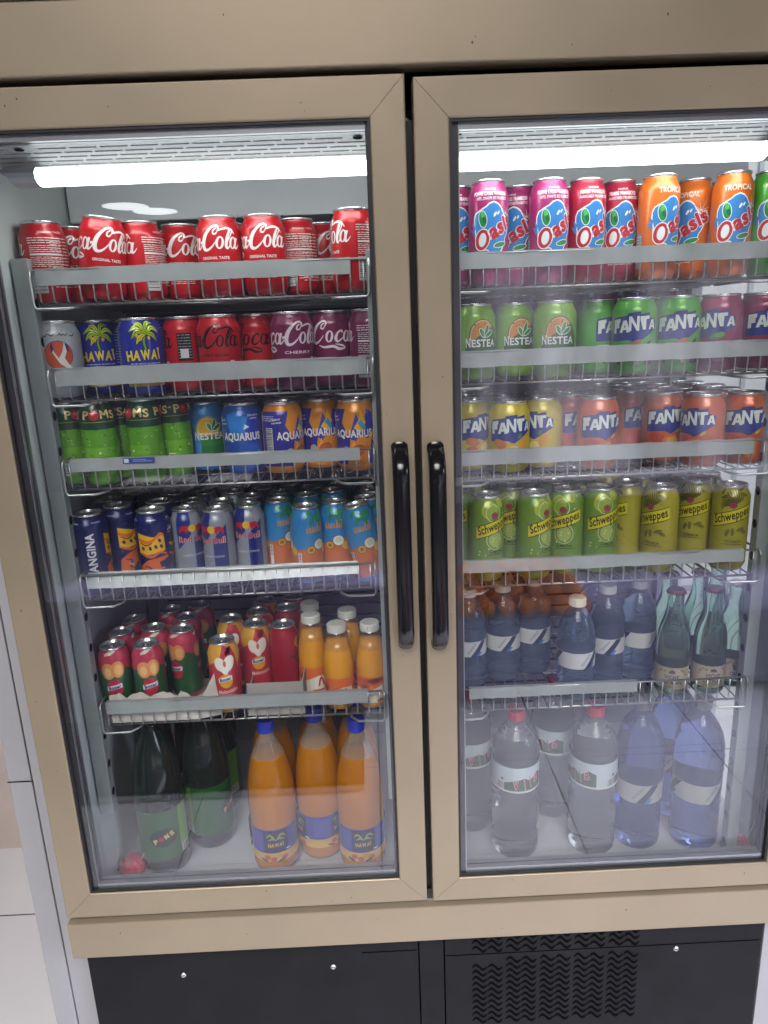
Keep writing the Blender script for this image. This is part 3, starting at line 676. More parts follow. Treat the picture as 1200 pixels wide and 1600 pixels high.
# ------------------------------------------------------------------ bottles
def thick(prof): return prof
def band(parent, prof, z0, z1, col, art=None, name='label', off=0.0004, seg=45, pm=paper):
    """a printed sleeve that follows the bottle between two heights"""
    def rr(z):
        for (r0, a0), (r1, a1) in zip(prof, prof[1:]):
            if a0 <= z <= a1 and a1 > a0: return r0+(r1-r0)*(z-a0)/(a1-a0)
        return prof[-1][0]
    zs = [z0]+[p[1] for p in prof if z0+1e-4 < p[1] < z1-1e-4]+[z1]
    P = [(rr(z)+off, z) for z in zs]
    mb = MB(); mb.lathe(P, pm(col), seg); a = Art(P, seg, pm, 0.06, 0.02)
    if art: art(a)
    a.build(mb); return mb.obj(name, parent)
def cap_part(parent, r, z0, z1, m, ribs=24):
    mb = MB(); seg = ribs*2; vs = []; fs = []
    rings = [(r*0.98, z0, 1), (r, z0+0.0012, 1), (r, z1-0.002, 1), (r*0.9, z1, 0), (r*0.02, z1, 0)]
    for q, z, rib in rings:
        for k in range(seg):
            t = 2*PI*k/seg; R_ = q-(0.0005 if rib and k % 2 else 0); vs.append((R_*math.sin(t), -R_*math.cos(t), z))
    for i in range(len(rings)-1):
        for k in range(seg): fs.append((i*seg+k, i*seg+(k+1) % seg, (i+1)*seg+(k+1) % seg, (i+1)*seg+k))
    mb.add(vs, fs, m, False); return mb.obj('cap', parent)
M_JUICE = mat('orange_juice', '#d89400', 0.22, 0, 0.4)
M_SODA = mat('orange_soda', '#b87206', 0.16, 0, 0.5)
M_COLA_GLASS = mat('dark_green_plastic', (0.010, 0.016, 0.012), 0.10, 0, 0.5)
M_CAPW = mat('white_cap', '#cfd2c8', 0.4); M_CAPB = mat('blue_cap', '#1c34b8', 0.35); M_CAPR = mat('red_cap', '#b03038', 0.38); M_CAPG = mat('grey_cap', '#6f7078', 0.4)
M_CAPGRN = mat('green_cap', '#123d2c', 0.4); M_CROWN = mat('brown_crown_cap', '#5a3a2a', 0.35, 0.6); M_CROWNW = mat('white_crown_cap', '#c4c8c4', 0.3, 0.5)
M_PETHAZE = glassy('misted_plastic', (0.88, 0.86, 0.80), 1.6, 1.5, 0.06, 0.16)
M_WATER = mat('water_clear', (0.86, 0.90, 0.93), 0.03, trans=0.92, ior=1.33)
M_WATERB = mat('water_blue_bottle', (0.16, 0.24, 0.58), 0.03, trans=0.86, ior=1.33)
M_GREENGL = mat('pale_green_glass', (0.62, 0.91, 0.77), 0.02, trans=0.95, ior=1.36)
M_PETBLUE = glassy('blue_plastic', (0.62, 0.72, 0.92), 1.3, 1.5, 0.03, 0.05)
def juice_bottle():
    root = empty('juice_bottle')
    full = [(0.020,0),(0.0245,0.002),(0.0262,0.010),(0.0262,0.040),(0.0262,0.060),(0.0256,0.085),(0.0225,0.108),(0.0186,0.124),(0.0184,0.131),(0.0186,0.1335),(0.0176,0.1375)]
    mb = MB(); mb.lathe([(0.0005,0.001)]+full[:-3]+[(0.0005,0.127)], M_JUICE, 40); mb.lathe([(r+0.0006, z) for r, z in full[-5:]]+[(0.016,0.140),(0.015,0.1425)], M_PET, 40); mb.obj('bottle_body', root)
    cap_part(root, 0.0168, 0.1385, 0.1525, M_CAPW)
    def art(a):
        a.poly([(-82,42),(82,42),(82,56),(50,50),(20,58),(-6,46),(-40,56),(-82,50)], '#d8692c'); a.poly([(-82,12),(82,12),(82,34),(40,30),(10,44),(-20,34),(-50,42),(-82,34)], '#d8d4c4')
        for c in (-45, 14, 62):
            a.stroke([(c-5,24),(c,40),(c+6,24)], [3,3.4,3], '#a03a24'); a.ell(c+22, 40, 9, 10, '#b4562a', n=16); a.ell(c+22, 40, 5, 6, '#8a3a20', n=12); a.rect(c-16, 14, c+8, 18, '#b03a2a')
    band(root, full, 0.012, 0.060, '#cf6a34', art); return root
def soda_bottle():
    root = empty('orange_soda_bottle')
    full = [(0.034,0.0),(0.040,0.004),(0.0425,0.014),(0.043,0.030),(0.0425,0.050),(0.043,0.095),(0.0440,0.125),(0.0440,0.150),(0.0420,0.178),(0.0380,0.203),(0.0318,0.228),(0.0245,0.248),(0.0170,0.263),(0.0132,0.272),(0.0130,0.280)]
    mb = MB(); mb.lathe([(0.0005,0.004)]+full[:11]+[(0.0300,0.2335),(0.0295,0.2340),(0.0005,0.2340)], M_SODA, 45)
    mb.lathe([(0.0304,0.2338)]+[(r+0.0003, z) for r, z in full[11:]], M_PETHAZE, 45); mb.obj('bottle_body', root)
    cap_part(root, 0.0158, 0.279, 0.302, M_CAPB)
    def art(a):
        a.rect(-138, 30, 138, 48, '#c9a24a')
        for c in (0, 138-46, -92):
            a.lines(c-44, 54, c-14, 92, 11, '#6f7fc0', 4, 0.9); a.rect(c-10, 49, c+34, 97, '#171c4e')
            hawai_word(a, c+12, 66, 0.62, '#c9a62c')
            for P in ([(c+12,76),(c+2,88),(c-5,82)], [(c+12,76),(c+22,88),(c+30,82)], [(c+12,76),(c+18,80),(c+28,76)], [(c+12,76),(c+6,80),(c-2,76)]): a.stroke(P, [1, 4.5, 1], '#8f9a44', 4)
            for (u, v) in ((-6, 40), (6, 36), (16, 42), (26, 38)): a.ell(c+u, v, 6, 5, '#b4562a' if u % 4 else '#c88a2a', n=14); 
            a.ell(c+20, 33, 8, 2.4, '#2a4a2a', rot=20, n=12); a.ell(c-12, 34, 8, 2.2, '#2a4a2a', rot=-20, n=12); a.rect(c+30, 52, c+38, 55, '#c9cbe0')
    band(root, full, 0.030, 0.098, '#3a3f9a', art); return root
def dark_bottle():
    root = empty('apple_soda_bottle')
    full = [(0.034,0.0),(0.041,0.004),(0.0445,0.016),(0.045,0.040),(0.0445,0.060),(0.0445,0.125),(0.045,0.140),(0.0445,0.170),(0.042,0.200),(0.037,0.228),(0.030,0.252),(0.022,0.272),(0.0160,0.286),(0.0134,0.294),(0.0132,0.302)]
    mb = MB(); mb.lathe([(0.0005,0.004)]+full+[(0.0005,0.3022)], M_COLA_GLASS, 45); mb.obj('bottle_body', root); cap_part(root, 0.0155, 0.302, 0.322, M_CAPGRN)
    def art(a):
        for c in (0, 140, -140):
            a.rect(c-60, 34, c+60, 38, '#1f4a20'); a.ell(c, 84, 26, 19, '#12301c', n=26)
            for k, ch in enumerate('POMS'):
                u = c-15+k*10.2; v = 78+k*4.0
                if ch == 'O': a.ell(u, v, 4.6, 5, '#b3343c', n=14)
                else: a.text(ch, u, v, 8, 10.5, '#d9b878', bold=0.05, rot=20)
            a.rect(c+32, 38, c+56, 138, '#6a9a28'); a.barcode(c+34, 40, c+54, 56, 6, vert=False)
    band(root, full, 0.034, 0.140, '#28582a', art); return root
def ribs(full, a, b, n, d):
    out = []
    for k in range(n*2+1):
        z = a+(b-a)*k/(n*2); base = None
        for (r0, z0), (r1, z1) in zip(full, full[1:]):
            if z0 <= z <= z1 and z1 > z0: base = r0+(r1-r0)*(z-z0)/(z1-z0)
        out.append((base-(d if k % 2 else 0), z))
    return [p for p in full if p[1] < a]+out+[p for p in full if p[1] > b]
def water_bottle(name, full, rib, m, capm, capr, capz, art, lab, labcol):
    root = empty(name); p = full
    for (a, b, n, d) in rib: p = ribs(p, a, b, n, d)
    mb = MB(); mb.lathe([(0.0005,0.006)]+p+[(0.0005, p[-1][1]+0.0003)], m, 48); mb.obj('bottle_body', root)
    cap_part(root, capr, capz[0], capz[1], capm)
    band(root, full, lab[0], lab[1], labcol, art, off=0.0007); return root
def aqua_art(r):
    def f(a):
        R = a.R; v0 = a.prof[0][1]*1000; v1 = a.prof[-1][1]*1000; h = v1-v0; m = (v0+v1)/2
        n = 2 if R > 40 else 2
        for c in (0, -PI*R):
            if c < -PI*R+1: c = PI*R*0.98-R*0.9
            s = h/40
            a.poly([(c-12*s, v0), (c+4*s, v0), (c+34*s, v1), (c+18*s, v1)], '#1c2238'); a.poly([(c+2*s, v0), (c+12*s, v0), (c+20*s, v0+10*s), (c+12*s, v0+12*s)], '#3a6ab0')
            a.text('AQUADEUS', c-8*s, m+2*s, 34*s, 6.5*s, '#5a6270', rot=52, bold=0.01)
        a.lines(-PI*R*0.6, v0+3, -PI*R*0.35, v1-3, 8, '#6a6f78', 5, 0.9)
    return f
def villa_art(a):
    R = a.R; v0 = a.prof[0][1]*1000; v1 = a.prof[-1][1]*1000
    for c in (0, 118, -118):
        a.poly([(c-44, v0+4), (c+40, v0+4), (c+40, v0+30), (c+26, v0+36), (c+10, v0+24), (c-2, v0+30), (c-14, v0+22), (c-44, v0+18)], '#4a5e48'); a.rect(c-60, v0, c+60, v0+4, '#c8ccc8')
        for k, ch in enumerate('vila'):
            a.text(ch, c-14+k*12 if k else c-16, v0+16+k*3.0, 9 if ch in 'va' else 4, 15 if ch in 'va' else 24, '#a83440', rot=14, shear=0.35, bold=0.03, out='#d8d4d0', ow=0.03)
        a.barcode(c-58, v0+4, c-40, v0+20, 4, vert=False, bg='#d5d8d5'); a.ell(c-44, v0+26, 3, 3, '#6a6f6a', n=10)
def vichy_art(a):
    v0 = a.prof[0][1]*1000
    for c in (0, 92, -92):
        a.text('VICHY', c, v0+22, 26, 7.5, '#3a3630', bold=0.03); a.text('CATALAN', c, v0+12, 34, 7.0, '#3a3630', bold=0.03); a.rect(c-5, v0+29, c+5, v0+33, '#4a463c'); a.poly([(c-6, v0+33), (c, v0+36), (c+6, v0+33)], '#4a463c')
        for k, (u, v) in enumerate(((-22, 30), (-18, 34), (-25, 24), (20, 32), (24, 26), (28, 33), (16, 35), (-12, 33))): a.ell(c+u, v0+v, 2.6, 2.2, ('#8a6a3a', '#6a7a4a', '#a08a5a')[k % 3], n=9)
        a.lines(c-16, v0+2, c+16, v0+7, 2, '#5a564c', 3, 0.8)
BIG = [(0.030,0.002),(0.038,0.0),(0.0435,0.008),(0.044,0.020),(0.044,0.100),(0.0432,0.108),(0.0432,0.150),(0.044,0.156),(0.0452,0.172),(0.0452,0.200),(0.043,0.225),(0.038,0.247),(0.030,0.265),(0.021,0.279),(0.0150,0.287),(0.0138,0.290),(0.0138,0.297)]
SMALL = [(0.022,0.002),(0.028,0.0),(0.0322,0.007),(0.0325,0.016),(0.0325,0.072),(0.032,0.077),(0.032,0.113),(0.0328,0.119),(0.0330,0.140),(0.031,0.158),(0.0265,0.175),(0.020,0.190),(0.0140,0.200),(0.0130,0.204),(0.0130,0.208)]
_V = [(0.018,0.002),(0.024,0.0),(0.0272,0.006),(0.0278,0.014),(0.0278,0.090),(0.0275,0.105),(0.0262,0.122),(0.0230,0.140),(0.0185,0.156),(0.0150,0.170),(0.0135,0.186),(0.0132,0.202),(0.0142,0.206),(0.0142,0.213)]
VICHY = [(r, z*0.885) for r, z in _V]
SMALL = [(r, z*0.82) for r, z in SMALL]
VBIG = [(r, z*0.935) for r, z in [(0.030,0.002),(0.038,0.0),(0.0435,0.008),(0.044,0.020),(0.044,0.152),(0.0432,0.157),(0.0432,0.214),(0.044,0.219),(0.0445,0.226),(0.0435,0.238),(0.039,0.253),(0.031,0.268),(0.021,0.280),(0.0150,0.287),(0.0138,0.290),(0.0138,0.297)]]
BIG = [(r, z*0.95) for r, z in BIG]
def crown(root, r, z0, z1, m):
    mb = MB(); seg = 42; vs = []; fs = []; rings = [(r*1.0, z0, 0.0013), (r*0.95, z0+(z1-z0)*0.6, 0.0004), (r*0.8, z1, 0), (r*0.02, z1+0.0003, 0)]
    for q, z, d in rings:
        for k in range(seg): t = 2*PI*k/seg; R_ = q+d*math.cos(k*PI); vs.append((R_*math.sin(t), -R_*math.cos(t), z))
    for i in range(3):
        for k in range(seg): fs.append((i*seg+k, i*seg+(k+1) % seg, (i+1)*seg+(k+1) % seg, (i+1)*seg+k))
    mb.add(vs, fs, m, False); mb.obj('crown_cap', root)
def vichy(capm):
    def f():
        root = empty('mineral_water_bottle'); mb = MB(); mb.lathe([(0.0005,0.006)]+VICHY+[(0.0005,0.1869)], M_GREENGL, 40); mb.obj('bottle_body', root); crown(root, 0.0158, 0.1842, 0.1912, capm)
        band(root, VICHY, 0.015, 0.055, '#a39a80', vichy_art); return root
    return f
BOTTLES = {
    'juice': juice_bottle, 'soda': soda_bottle, 'darkapple': dark_bottle,
    'aquasmall': lambda: water_bottle('water_bottle', SMALL, [(0.018,0.058,4,0.0012),(0.100,0.125,3,0.0010)], M_PETBLUE_FULL, M_CAPW, 0.0148, (0.1700, 0.1845), aqua_art(0.032), (0.0635, 0.0925), '#b9bcb8'),
    'aquabig': lambda: water_bottle('water_bottle', BIG, [(0.022,0.092,5,0.0016),(0.152,0.205,4,0.0016)], M_WATERB, M_CAPG, 0.0165, (0.2818, 0.301), aqua_art(0.043), (0.1035, 0.1420), '#a8a8a4'),
    'villa': lambda: water_bottle('water_bottle', VBIG, [(0.022,0.138,7,0.0015),(0.207,0.222,2,0.0014)], M_WATER, M_CAPR, 0.0165, (0.2773, 0.296), villa_art, (0.1475, 0.1990), '#b6c2c4'),
    'vichybrown': vichy(M_CROWN), 'vichywhite': vichy(M_CROWNW),
}
M_PETBLUE_FULL = mat('blue_tinted_water', (0.30, 0.44, 0.62), 0.03, trans=0.86, ior=1.33)

# ------------------------------------------------------------------ setting
T = 0.588; FX0 = -0.675; FY0 = 0.600; FZ = -0.55
def tile_material():
    m = bpy.data.materials.new('glazed_floor_tiles'); m.use_nodes = True; nt = m.node_tree; p = nt.nodes['Principled BSDF']
    p.inputs['Roughness'].default_value = 0.22; p.inputs['Specular IOR Level'].default_value = 0.5
    g = nt.nodes.new('ShaderNodeNewGeometry'); s = nt.nodes.new('ShaderNodeSeparateXYZ'); nt.links.new(g.outputs['Position'], s.inputs[0])
    def joint(sock, off):
        a = nt.nodes.new('ShaderNodeMath'); a.operation = 'SUBTRACT'; a.inputs[1].default_value = off-T/2; nt.links.new(sock, a.inputs[0])
        b = nt.nodes.new('ShaderNodeMath'); b.operation = 'FLOORED_MODULO'; b.inputs[1].default_value = T; nt.links.new(a.outputs[0], b.inputs[0])
        c = nt.nodes.new('ShaderNodeMath'); c.operation = 'SUBTRACT'; c.inputs[1].default_value = T/2; nt.links.new(b.outputs[0], c.inputs[0])
        d = nt.nodes.new('ShaderNodeMath'); d.operation = 'ABSOLUTE'; nt.links.new(c.outputs[0], d.inputs[0]); return d.outputs[0]
    mn = nt.nodes.new('ShaderNodeMath'); mn.operation = 'MINIMUM'; nt.links.new(joint(s.outputs['X'], FX0), mn.inputs[0]); nt.links.new(joint(s.outputs['Y'], FY0), mn.inputs[1])
    lt = nt.nodes.new('ShaderNodeMath'); lt.operation = 'LESS_THAN'; lt.inputs[1].default_value = 0.0022; nt.links.new(mn.outputs[0], lt.inputs[0])
    n = nt.nodes.new('ShaderNodeTexNoise'); n.inputs['Scale'].default_value = 4; n.inputs['Detail'].default_value = 8; nt.links.new(g.outputs['Position'], n.inputs['Vector'])
    r = nt.nodes.new('ShaderNodeValToRGB'); r.color_ramp.elements[0].color = (0.66, 0.66, 0.70, 1); r.color_ramp.elements[1].color = (0.76, 0.76, 0.79, 1); nt.links.new(n.outputs[0], r.inputs[0])
    x = nt.nodes.new('ShaderNodeMixRGB'); x.inputs[2].default_value = (0.10, 0.10, 0.11, 1); nt.links.new(lt.outputs[0], x.inputs[0]); nt.links.new(r.outputs[0], x.inputs[1]); nt.links.new(x.outputs[0], p.inputs['Base Color'])
    return m
mb = MB(); mb.add([(-5, -6, FZ), (5, -6, FZ), (5, 2.5, FZ), (-5, 2.5, FZ)], [(0, 1, 2, 3)], tile_material()); tag(mb.obj('floor'), 'pale glazed tile floor of the shop', kind='structure')
mb = MB(); mb.box((-4, 0.86, FZ), (-0.70, 0.95, 2.4), mat('pinkish_wall', (0.56, 0.47, 0.42), 0.8, noise=0.08, nscale=8)); tag(mb.obj('wall'), 'pinkish shop wall seen in a strip left of the fridge', kind='structure')
mb = MB(); mb.box((0.72, 1.40, FZ), (4.5, 1.50, 2.4), mat('white_wall_paint', (0.84, 0.85, 0.85), 0.8))
for k in range(9): mb.box((0.80+k*0.19, 1.392, FZ), (0.815+k*0.19, 1.399, 2.4), mat('wall_batten', (0.55, 0.60, 0.63), 0.6))
for k in range(4): mb.box((0.73, 1.386, -0.42+k*0.13), (4.4, 1.391, -0.40+k*0.13), mat('wall_rail', (0.35, 0.36, 0.38), 0.6))
tag(mb.obj('side_wall'), 'bright white wall seen through the side glass of the fridge', kind='structure')

# ------------------------------------------------------------------ the fridge
fr = tag(empty('display_fridge', (0, 0, FZ)), 'tall two-door glass drinks fridge with champagne frames, black base and lit interior', 'fridge')
def fpart(mb, name, parent=fr, merge=True):
    o = mb.obj(name, parent, merge=merge)
    # geometry is written in world coordinates; lift it out of the parents' offset
    off = Vector((0, 0, 0)); p = parent
    while p: off += p.location; p = p.parent
    o.location = -off; return o
XL, XR = -0.675, 0.675; DEPTH = 0.62
mb = MB(); mb.box((-0.677, 0.035, FZ+0.002), (-0.640, DEPTH, 1.50), M_WHITE, 0.002); mb.box((-0.6385, 0.0365, FZ+0.002), (-0.596, DEPTH, 1.50), M_WHITE, 0.0015)
mb.box((-0.678, 0.0335, 0.242), (-0.6375, 0.0345, 0.2435), M_DARK); fpart(mb, 'side_panel')
mb = MB(); mb.box((-0.595, 0.035, -0.060), (-0.575, DEPTH-0.03, 1.23), M_INNER, 0.001); mb.box((-0.574, 0.045, -0.06), (-0.5725, 0.047, 1.2), M_SPACER)
for z in (0.62, 0.1, 1.1): mb.lathe([(0.0032, 0.0), (0.0030, 0.0012), (0.0004, 0.0016)], M_SCREW, 12, c=(-0.5720, 0.06, z))
fpart(mb, 'inner_side_sheet')
mb = MB(); mb.box((-0.575, DEPTH-0.03, -0.06), (0.64, DEPTH-0.01, 1.23), M_BACK); mb.box((-0.57, 0.345, 1.126), (0.61, 0.365, 1.2150), M_DUCT, 0.003); mb.box((-0.57, DEPTH-0.055, 1.02), (0.61, DEPTH-0.0325, 1.157), M_DUCT, 0.002)
for k in range(38):
    z = 0.02+k*0.028; mb.box((-0.56, DEPTH-0.0325, z), (0.56, DEPTH-0.0305, z+0.004), M_DARK)
fpart(mb, 'back_sheet')
mb = MB(); mb.box((-0.575, 0.035, -0.075), (0.64, DEPTH-0.03, -0.050), M_FLOORIN); mb.box((-0.575, 0.034, -0.0499), (0.616, 0.060, -0.040), M_FLOORIN, 0.002); fpart(mb, 'inner_floor')
# perforated top sheet: real slots with the dark plenum above
def perforated(x0, x1, parent):
    """slotted baffle sloping down behind the header; y, z run along its section"""
    mb = MB(); A = Vector((0, 0.046, 1.1785)); B = Vector((0, 0.104, 1.1655)); pitch = 0.0405; gap = 0.0036; rows = 5
    def strip(xa, xb, t0, t1):
        p, q = A.lerp(B, t0), A.lerp(B, t1); th = 0.001
        vs = [(x, v.y, v.z+d) for x in (xa, xb) for v in (p, q) for d in (0, th)]
        mb.add(vs, [(0, 1, 3, 2), (4, 6, 7, 5), (0, 4, 5, 1), (2, 3, 7, 6), (0, 2, 6, 4), (1, 5, 7, 3)], M_PERF)
    ry = 1.0/rows; sl = 0.30*ry
    for r in range(rows):
        strip(x0, x1, r*ry, r*ry+ry-sl); x = x0-(r*0.27 % 1)*pitch
        plug = (x0+0.060, x1-0.060) if r == 0 else ()
        while x < x1:
            a, b = max(x0, x), min(x1, x+gap)
            for q in plug:
                if abs(x+pitch/2-q) < pitch*0.5: b = min(x1, x+pitch)
            if b > a: strip(a, b, r*ry+ry-sl, (r+1)*ry)
            x += pitch
    C2 = Vector((0, 0.122, 1.1600))
    vs = [(x, v.y, v.z+d) for x in (x0, x1) for v in (B, C2) for d in (0, 0.001)]
    mb.add(vs, [(0, 1, 3, 2), (4, 6, 7, 5), (0, 4, 5, 1), (2, 3, 7, 6), (0, 2, 6, 4), (1, 5, 7, 3)], M_DUCT)
    mb.box((x0, 0.040, 1.1795), (x1, 0.0455, 1.215), M_PERF2); mb.box((x0, 0.1222, 1.1600), (x1, 0.1240, 1.215), M_DUCT); mb.box((x0, 0.0460, 1.2000), (x1, 0.1220, 1.2020), M_DARK)
    for x in (x0+0.060, x1-0.060):
        p = A.lerp(B, ry*0.83); mb.lathe([(0.0065, -0.0008), (0.0052, -0.0016), (0.0003, -0.0019)], M_DARK, 16, c=(x, p.y, p.z))
    return fpart(mb, 'perforated_panel', parent)
M_PERF2 = mat('grey_front_plate', (0.30, 0.31, 0.32), 0.4, 0.2)
perforated(-0.572, -0.006, fr); perforated(0.006, 0.615, fr)
mb = MB(); mb.box((-0.575, 0.1245, 1.2155), (0.64, DEPTH-0.03, 1.2255), M_DUCT); mb.box((-0.64, 0.037, 1.257), (0.64, DEPTH, 1.30), M_DARK); fpart(mb, 'ceiling_sheet')
# lamps
def light_tube(x0, x1):
    mb = MB(); n = 12; 
    def prof(x, s=1.0): return [(x, 0.083+0.0195*math.cos(2*PI*k/n+0.3)*1.0*s, 1.1475+0.0118*math.sin(2*PI*k/n+0.3)*s) for k in range(n)]
    a, b = prof(x0), prof(x1); hood = lambda k: math.sin(2*PI*(k+0.5)/n+0.3) > 0.45
    mb.add(a+b, [(k, (k+1) % n, n+(k+1) % n, n+k) for k in range(n) if not hood(k)]+[tuple(range(n))[::-1], tuple(range(n, 2*n))], M_TUBE, False)
    mb.add(a+b, [(k, (k+1) % n, n+(k+1) % n, n+k) for k in range(n) if hood(k)], M_TUBETOP, False)
    o = fpart(mb, 'light_tube')
    for xa, xb in ((x0-0.046, x0-0.0006), (x1+0.0006, x1+0.022)):
        mb = MB(); a, b = prof(xa, 1.06), prof(xb, 1.06); a = [(x+(0.012 if z < 1.1475 else -0.0)*(1 if xa < x0 else 0), y, z) for x, y, z in a]
        mb.add(a+b, [(k, (k+1) % n, n+(k+1) % n, n+k) for k in range(n)]+[tuple(range(n))[::-1], tuple(range(n, 2*n))], M_ENDCAP, False); fpart(mb, 'end_cap', o)
light_tube(-0.500, -0.030); light_tube(0.060, 0.492)
# uprights
def upright(x0, x1, y0, y1, z0, z1, side):
    mb = MB(); mb.box((x0, y0, z0), (x1, y1, z1), M_POST, 0.0015)
    k = 0; z = z0+0.04
    while z < z1-0.02:
        xs = x1+0.0003 if side > 0 else x0-0.0003
        vs = [(xs, (y0+y1)/2+0.0065*math.cos(t*PI/6), z+0.0075*math.sin(t*PI/6)) for t in range(12)]
        mb.add(vs, [tuple(range(12)) if side > 0 else tuple(range(11, -1, -1))], M_DARK); z += 0.055
    return fpart(mb, 'upright_post')
upright(-0.571, -0.547, 0.106, 0.126, 0.120, 1.047, 1); upright(-0.062, -0.051, 0.106, 0.126, 0.122, 1.042, -1)
upright(0.552, 0.572, 0.106, 0.126, -0.045, 1.04, -1); upright(0.045, 0.058, 0.106, 0.126, 0.12, 1.04, 1)
upright(-0.571, -0.547, 0.480, 0.510, -0.045, 1.047, 1); upright(0.552, 0.572, 0.480, 0.510, -0.045, 1.04, -1)
mb = MB(); mb.box((-0.034, 0.037, -0.05), (0.034, 0.085, 1.19), M_RUB, 0.002); fpart(mb, 'centre_post')
# glazed right end
mb = MB(); mb.add([(0.625, 0.20, -0.04), (0.625, DEPTH-0.07, -0.04), (0.625, DEPTH-0.07, 1.19), (0.625, 0.20, 1.19)], [(0, 1, 2, 3)], M_SIDEGLASS); fpart(mb, 'side_glass')
mb = MB(); mb.box((0.617, 0.035, -0.049), (0.640, 0.198, 1.229), M_INNER, 0.002); mb.box((0.617, DEPTH-0.068, -0.049), (0.640, DEPTH-0.032, 1.229), M_INNER, 0.002); fpart(mb, 'side_frame')
# header, sill, base
mb = MB(); mb.box((-0.679, -0.004, 1.2415), (0.80, 0.030, 1.322), M_GOLD, 0.002); mb.box((-0.679, -0.008, 1.3225), (0.80, 0.030, 1.50), M_GOLD, 0.002)
def specks(mb, y, pts, seed):
    q = random.Random(seed)
    for x, z, r in pts:
        n = 9; ph = q.uniform(0, 3); vs = [(x+r*q.uniform(.6, 1.2)*math.cos(2*PI*k/n), y, z+r*1.5*q.uniform(.6, 1.2)*math.sin(2*PI*k/n)) for k in range(n)]; mb.add(vs, [tuple(range(n))], M_SCUFF)
M_SCUFF = mat('scuff_mark', (0.07, 0.055, 0.04), 0.7)
specks(mb, -0.0043, [(0.078, 1.262, 0.0014), (0.082, 1.268, 0.0008), (0.316, 1.285, 0.0013), (0.20, 1.256, 0.0007), (-0.22, 1.300, 0.0009)], 1); fpart(mb, 'header_panel')
mb = MB(); mb.box((-0.66, 0.031, 1.225), (0.80, 0.034, 1.26), M_DARK); fpart(mb, 'header_gap_shade')  # dark strip standing in for the shade between header and doors
mb = MB(); mb.box((-0.606, -0.002, -0.0785), (0.80, 0.034, -0.0085), M_GOLD, 0.002); mb.box((-0.55, 0.012, -0.0083), (0.80, 0.033, -0.0045), M_SPACER); specks(mb, -0.0023, [(-0.52, -0.03, 0.0011), (-0.31, -0.045, 0.0008), (0.33, -0.035, 0.0012), (0.12, -0.06, 0.0007), (-0.09, -0.028, 0.0007), (0.45, -0.05, 0.0008)], 2); fpart(mb, 'sill_panel')
mb = MB(); mb.box((-0.595, 0.022, FZ+0.02), (-0.022, 0.033, -0.079), M_BASE, 0.001); mb.box((-0.020, 0.020, FZ+0.02), (0.022, 0.033, -0.079), M_BASE, 0.001); mb.box((0.0245, 0.022, FZ+0.02), (0.584, 0.033, -0.079), M_BASE, 0.001)
mb.box((0.587, 0.022, FZ+0.02), (0.80, 0.033, -0.079), M_WHITE, 0.001); mb.box((-0.596, 0.0332, FZ+0.02), (0.79, 0.036, -0.079), M_DARK)
mb.box((-0.12, 0.0212, -0.1222), (-0.024, 0.0220, -0.1208), M_DARK); mb.box((0.026, 0.0212, -0.1382), (0.58, 0.0220, -0.1370), M_DARK)
base = fpart(mb, 'base_panel')
mb = MB(); rr = random.Random(3)
def wave(x, z, s):
    pts = []
    for k in range(13):
        t = k/12; pts.append((x+t*0.0235*s, z+0.0048*s*math.sin(2*PI*t)))
    vs = []
    for k, (px, pz) in enumerate(pts):
        w = 0.0030*s*(0.55+0.45*math.sin(PI*k/12)); vs += [(px, 0.0214, pz-w), (px, 0.0214, pz+w)]
    mb.add(vs, [(2*k, 2*k+2, 2*k+3, 2*k+1) for k in range(12)], M_DARK)
for cidx in range(5):
    for r in range(15):
        z = -0.100-r*0.0132
        if -0.143 < z < -0.131: continue
        if r == 3 and cidx in (0, 4): continue
        if r == 4 and cidx == 0: continue
        wave(0.072+cidx*0.0600, z, 1.13); wave(0.072+cidx*0.0600+0.0275, z-0.001, 1.13)
fpart(mb, 'vent_slots', base)
for x, z in ((-0.434, -0.150), (-0.172, -0.149), (0.433, -0.148)):
    mb = MB(); n = 16; vs = [(x+0.0048*math.cos(2*PI*k/n), 0.0216, z+0.0048*math.sin(2*PI*k/n)) for k in range(n)]+[(x+0.0035*math.cos(2*PI*k/n), 0.0202, z+0.0035*math.sin(2*PI*k/n)) for k in range(n)]
    mb.add(vs, [(k, (k+1) % n, n+(k+1) % n, n+k) for k in range(n)]+[tuple(range(n, 2*n))], M_SCREW, False)
    mb.box((x-0.0028, 0.0199, z-0.0005), (x+0.0028, 0.0201, z+0.0005), M_DARK); fpart(mb, 'screw', base)
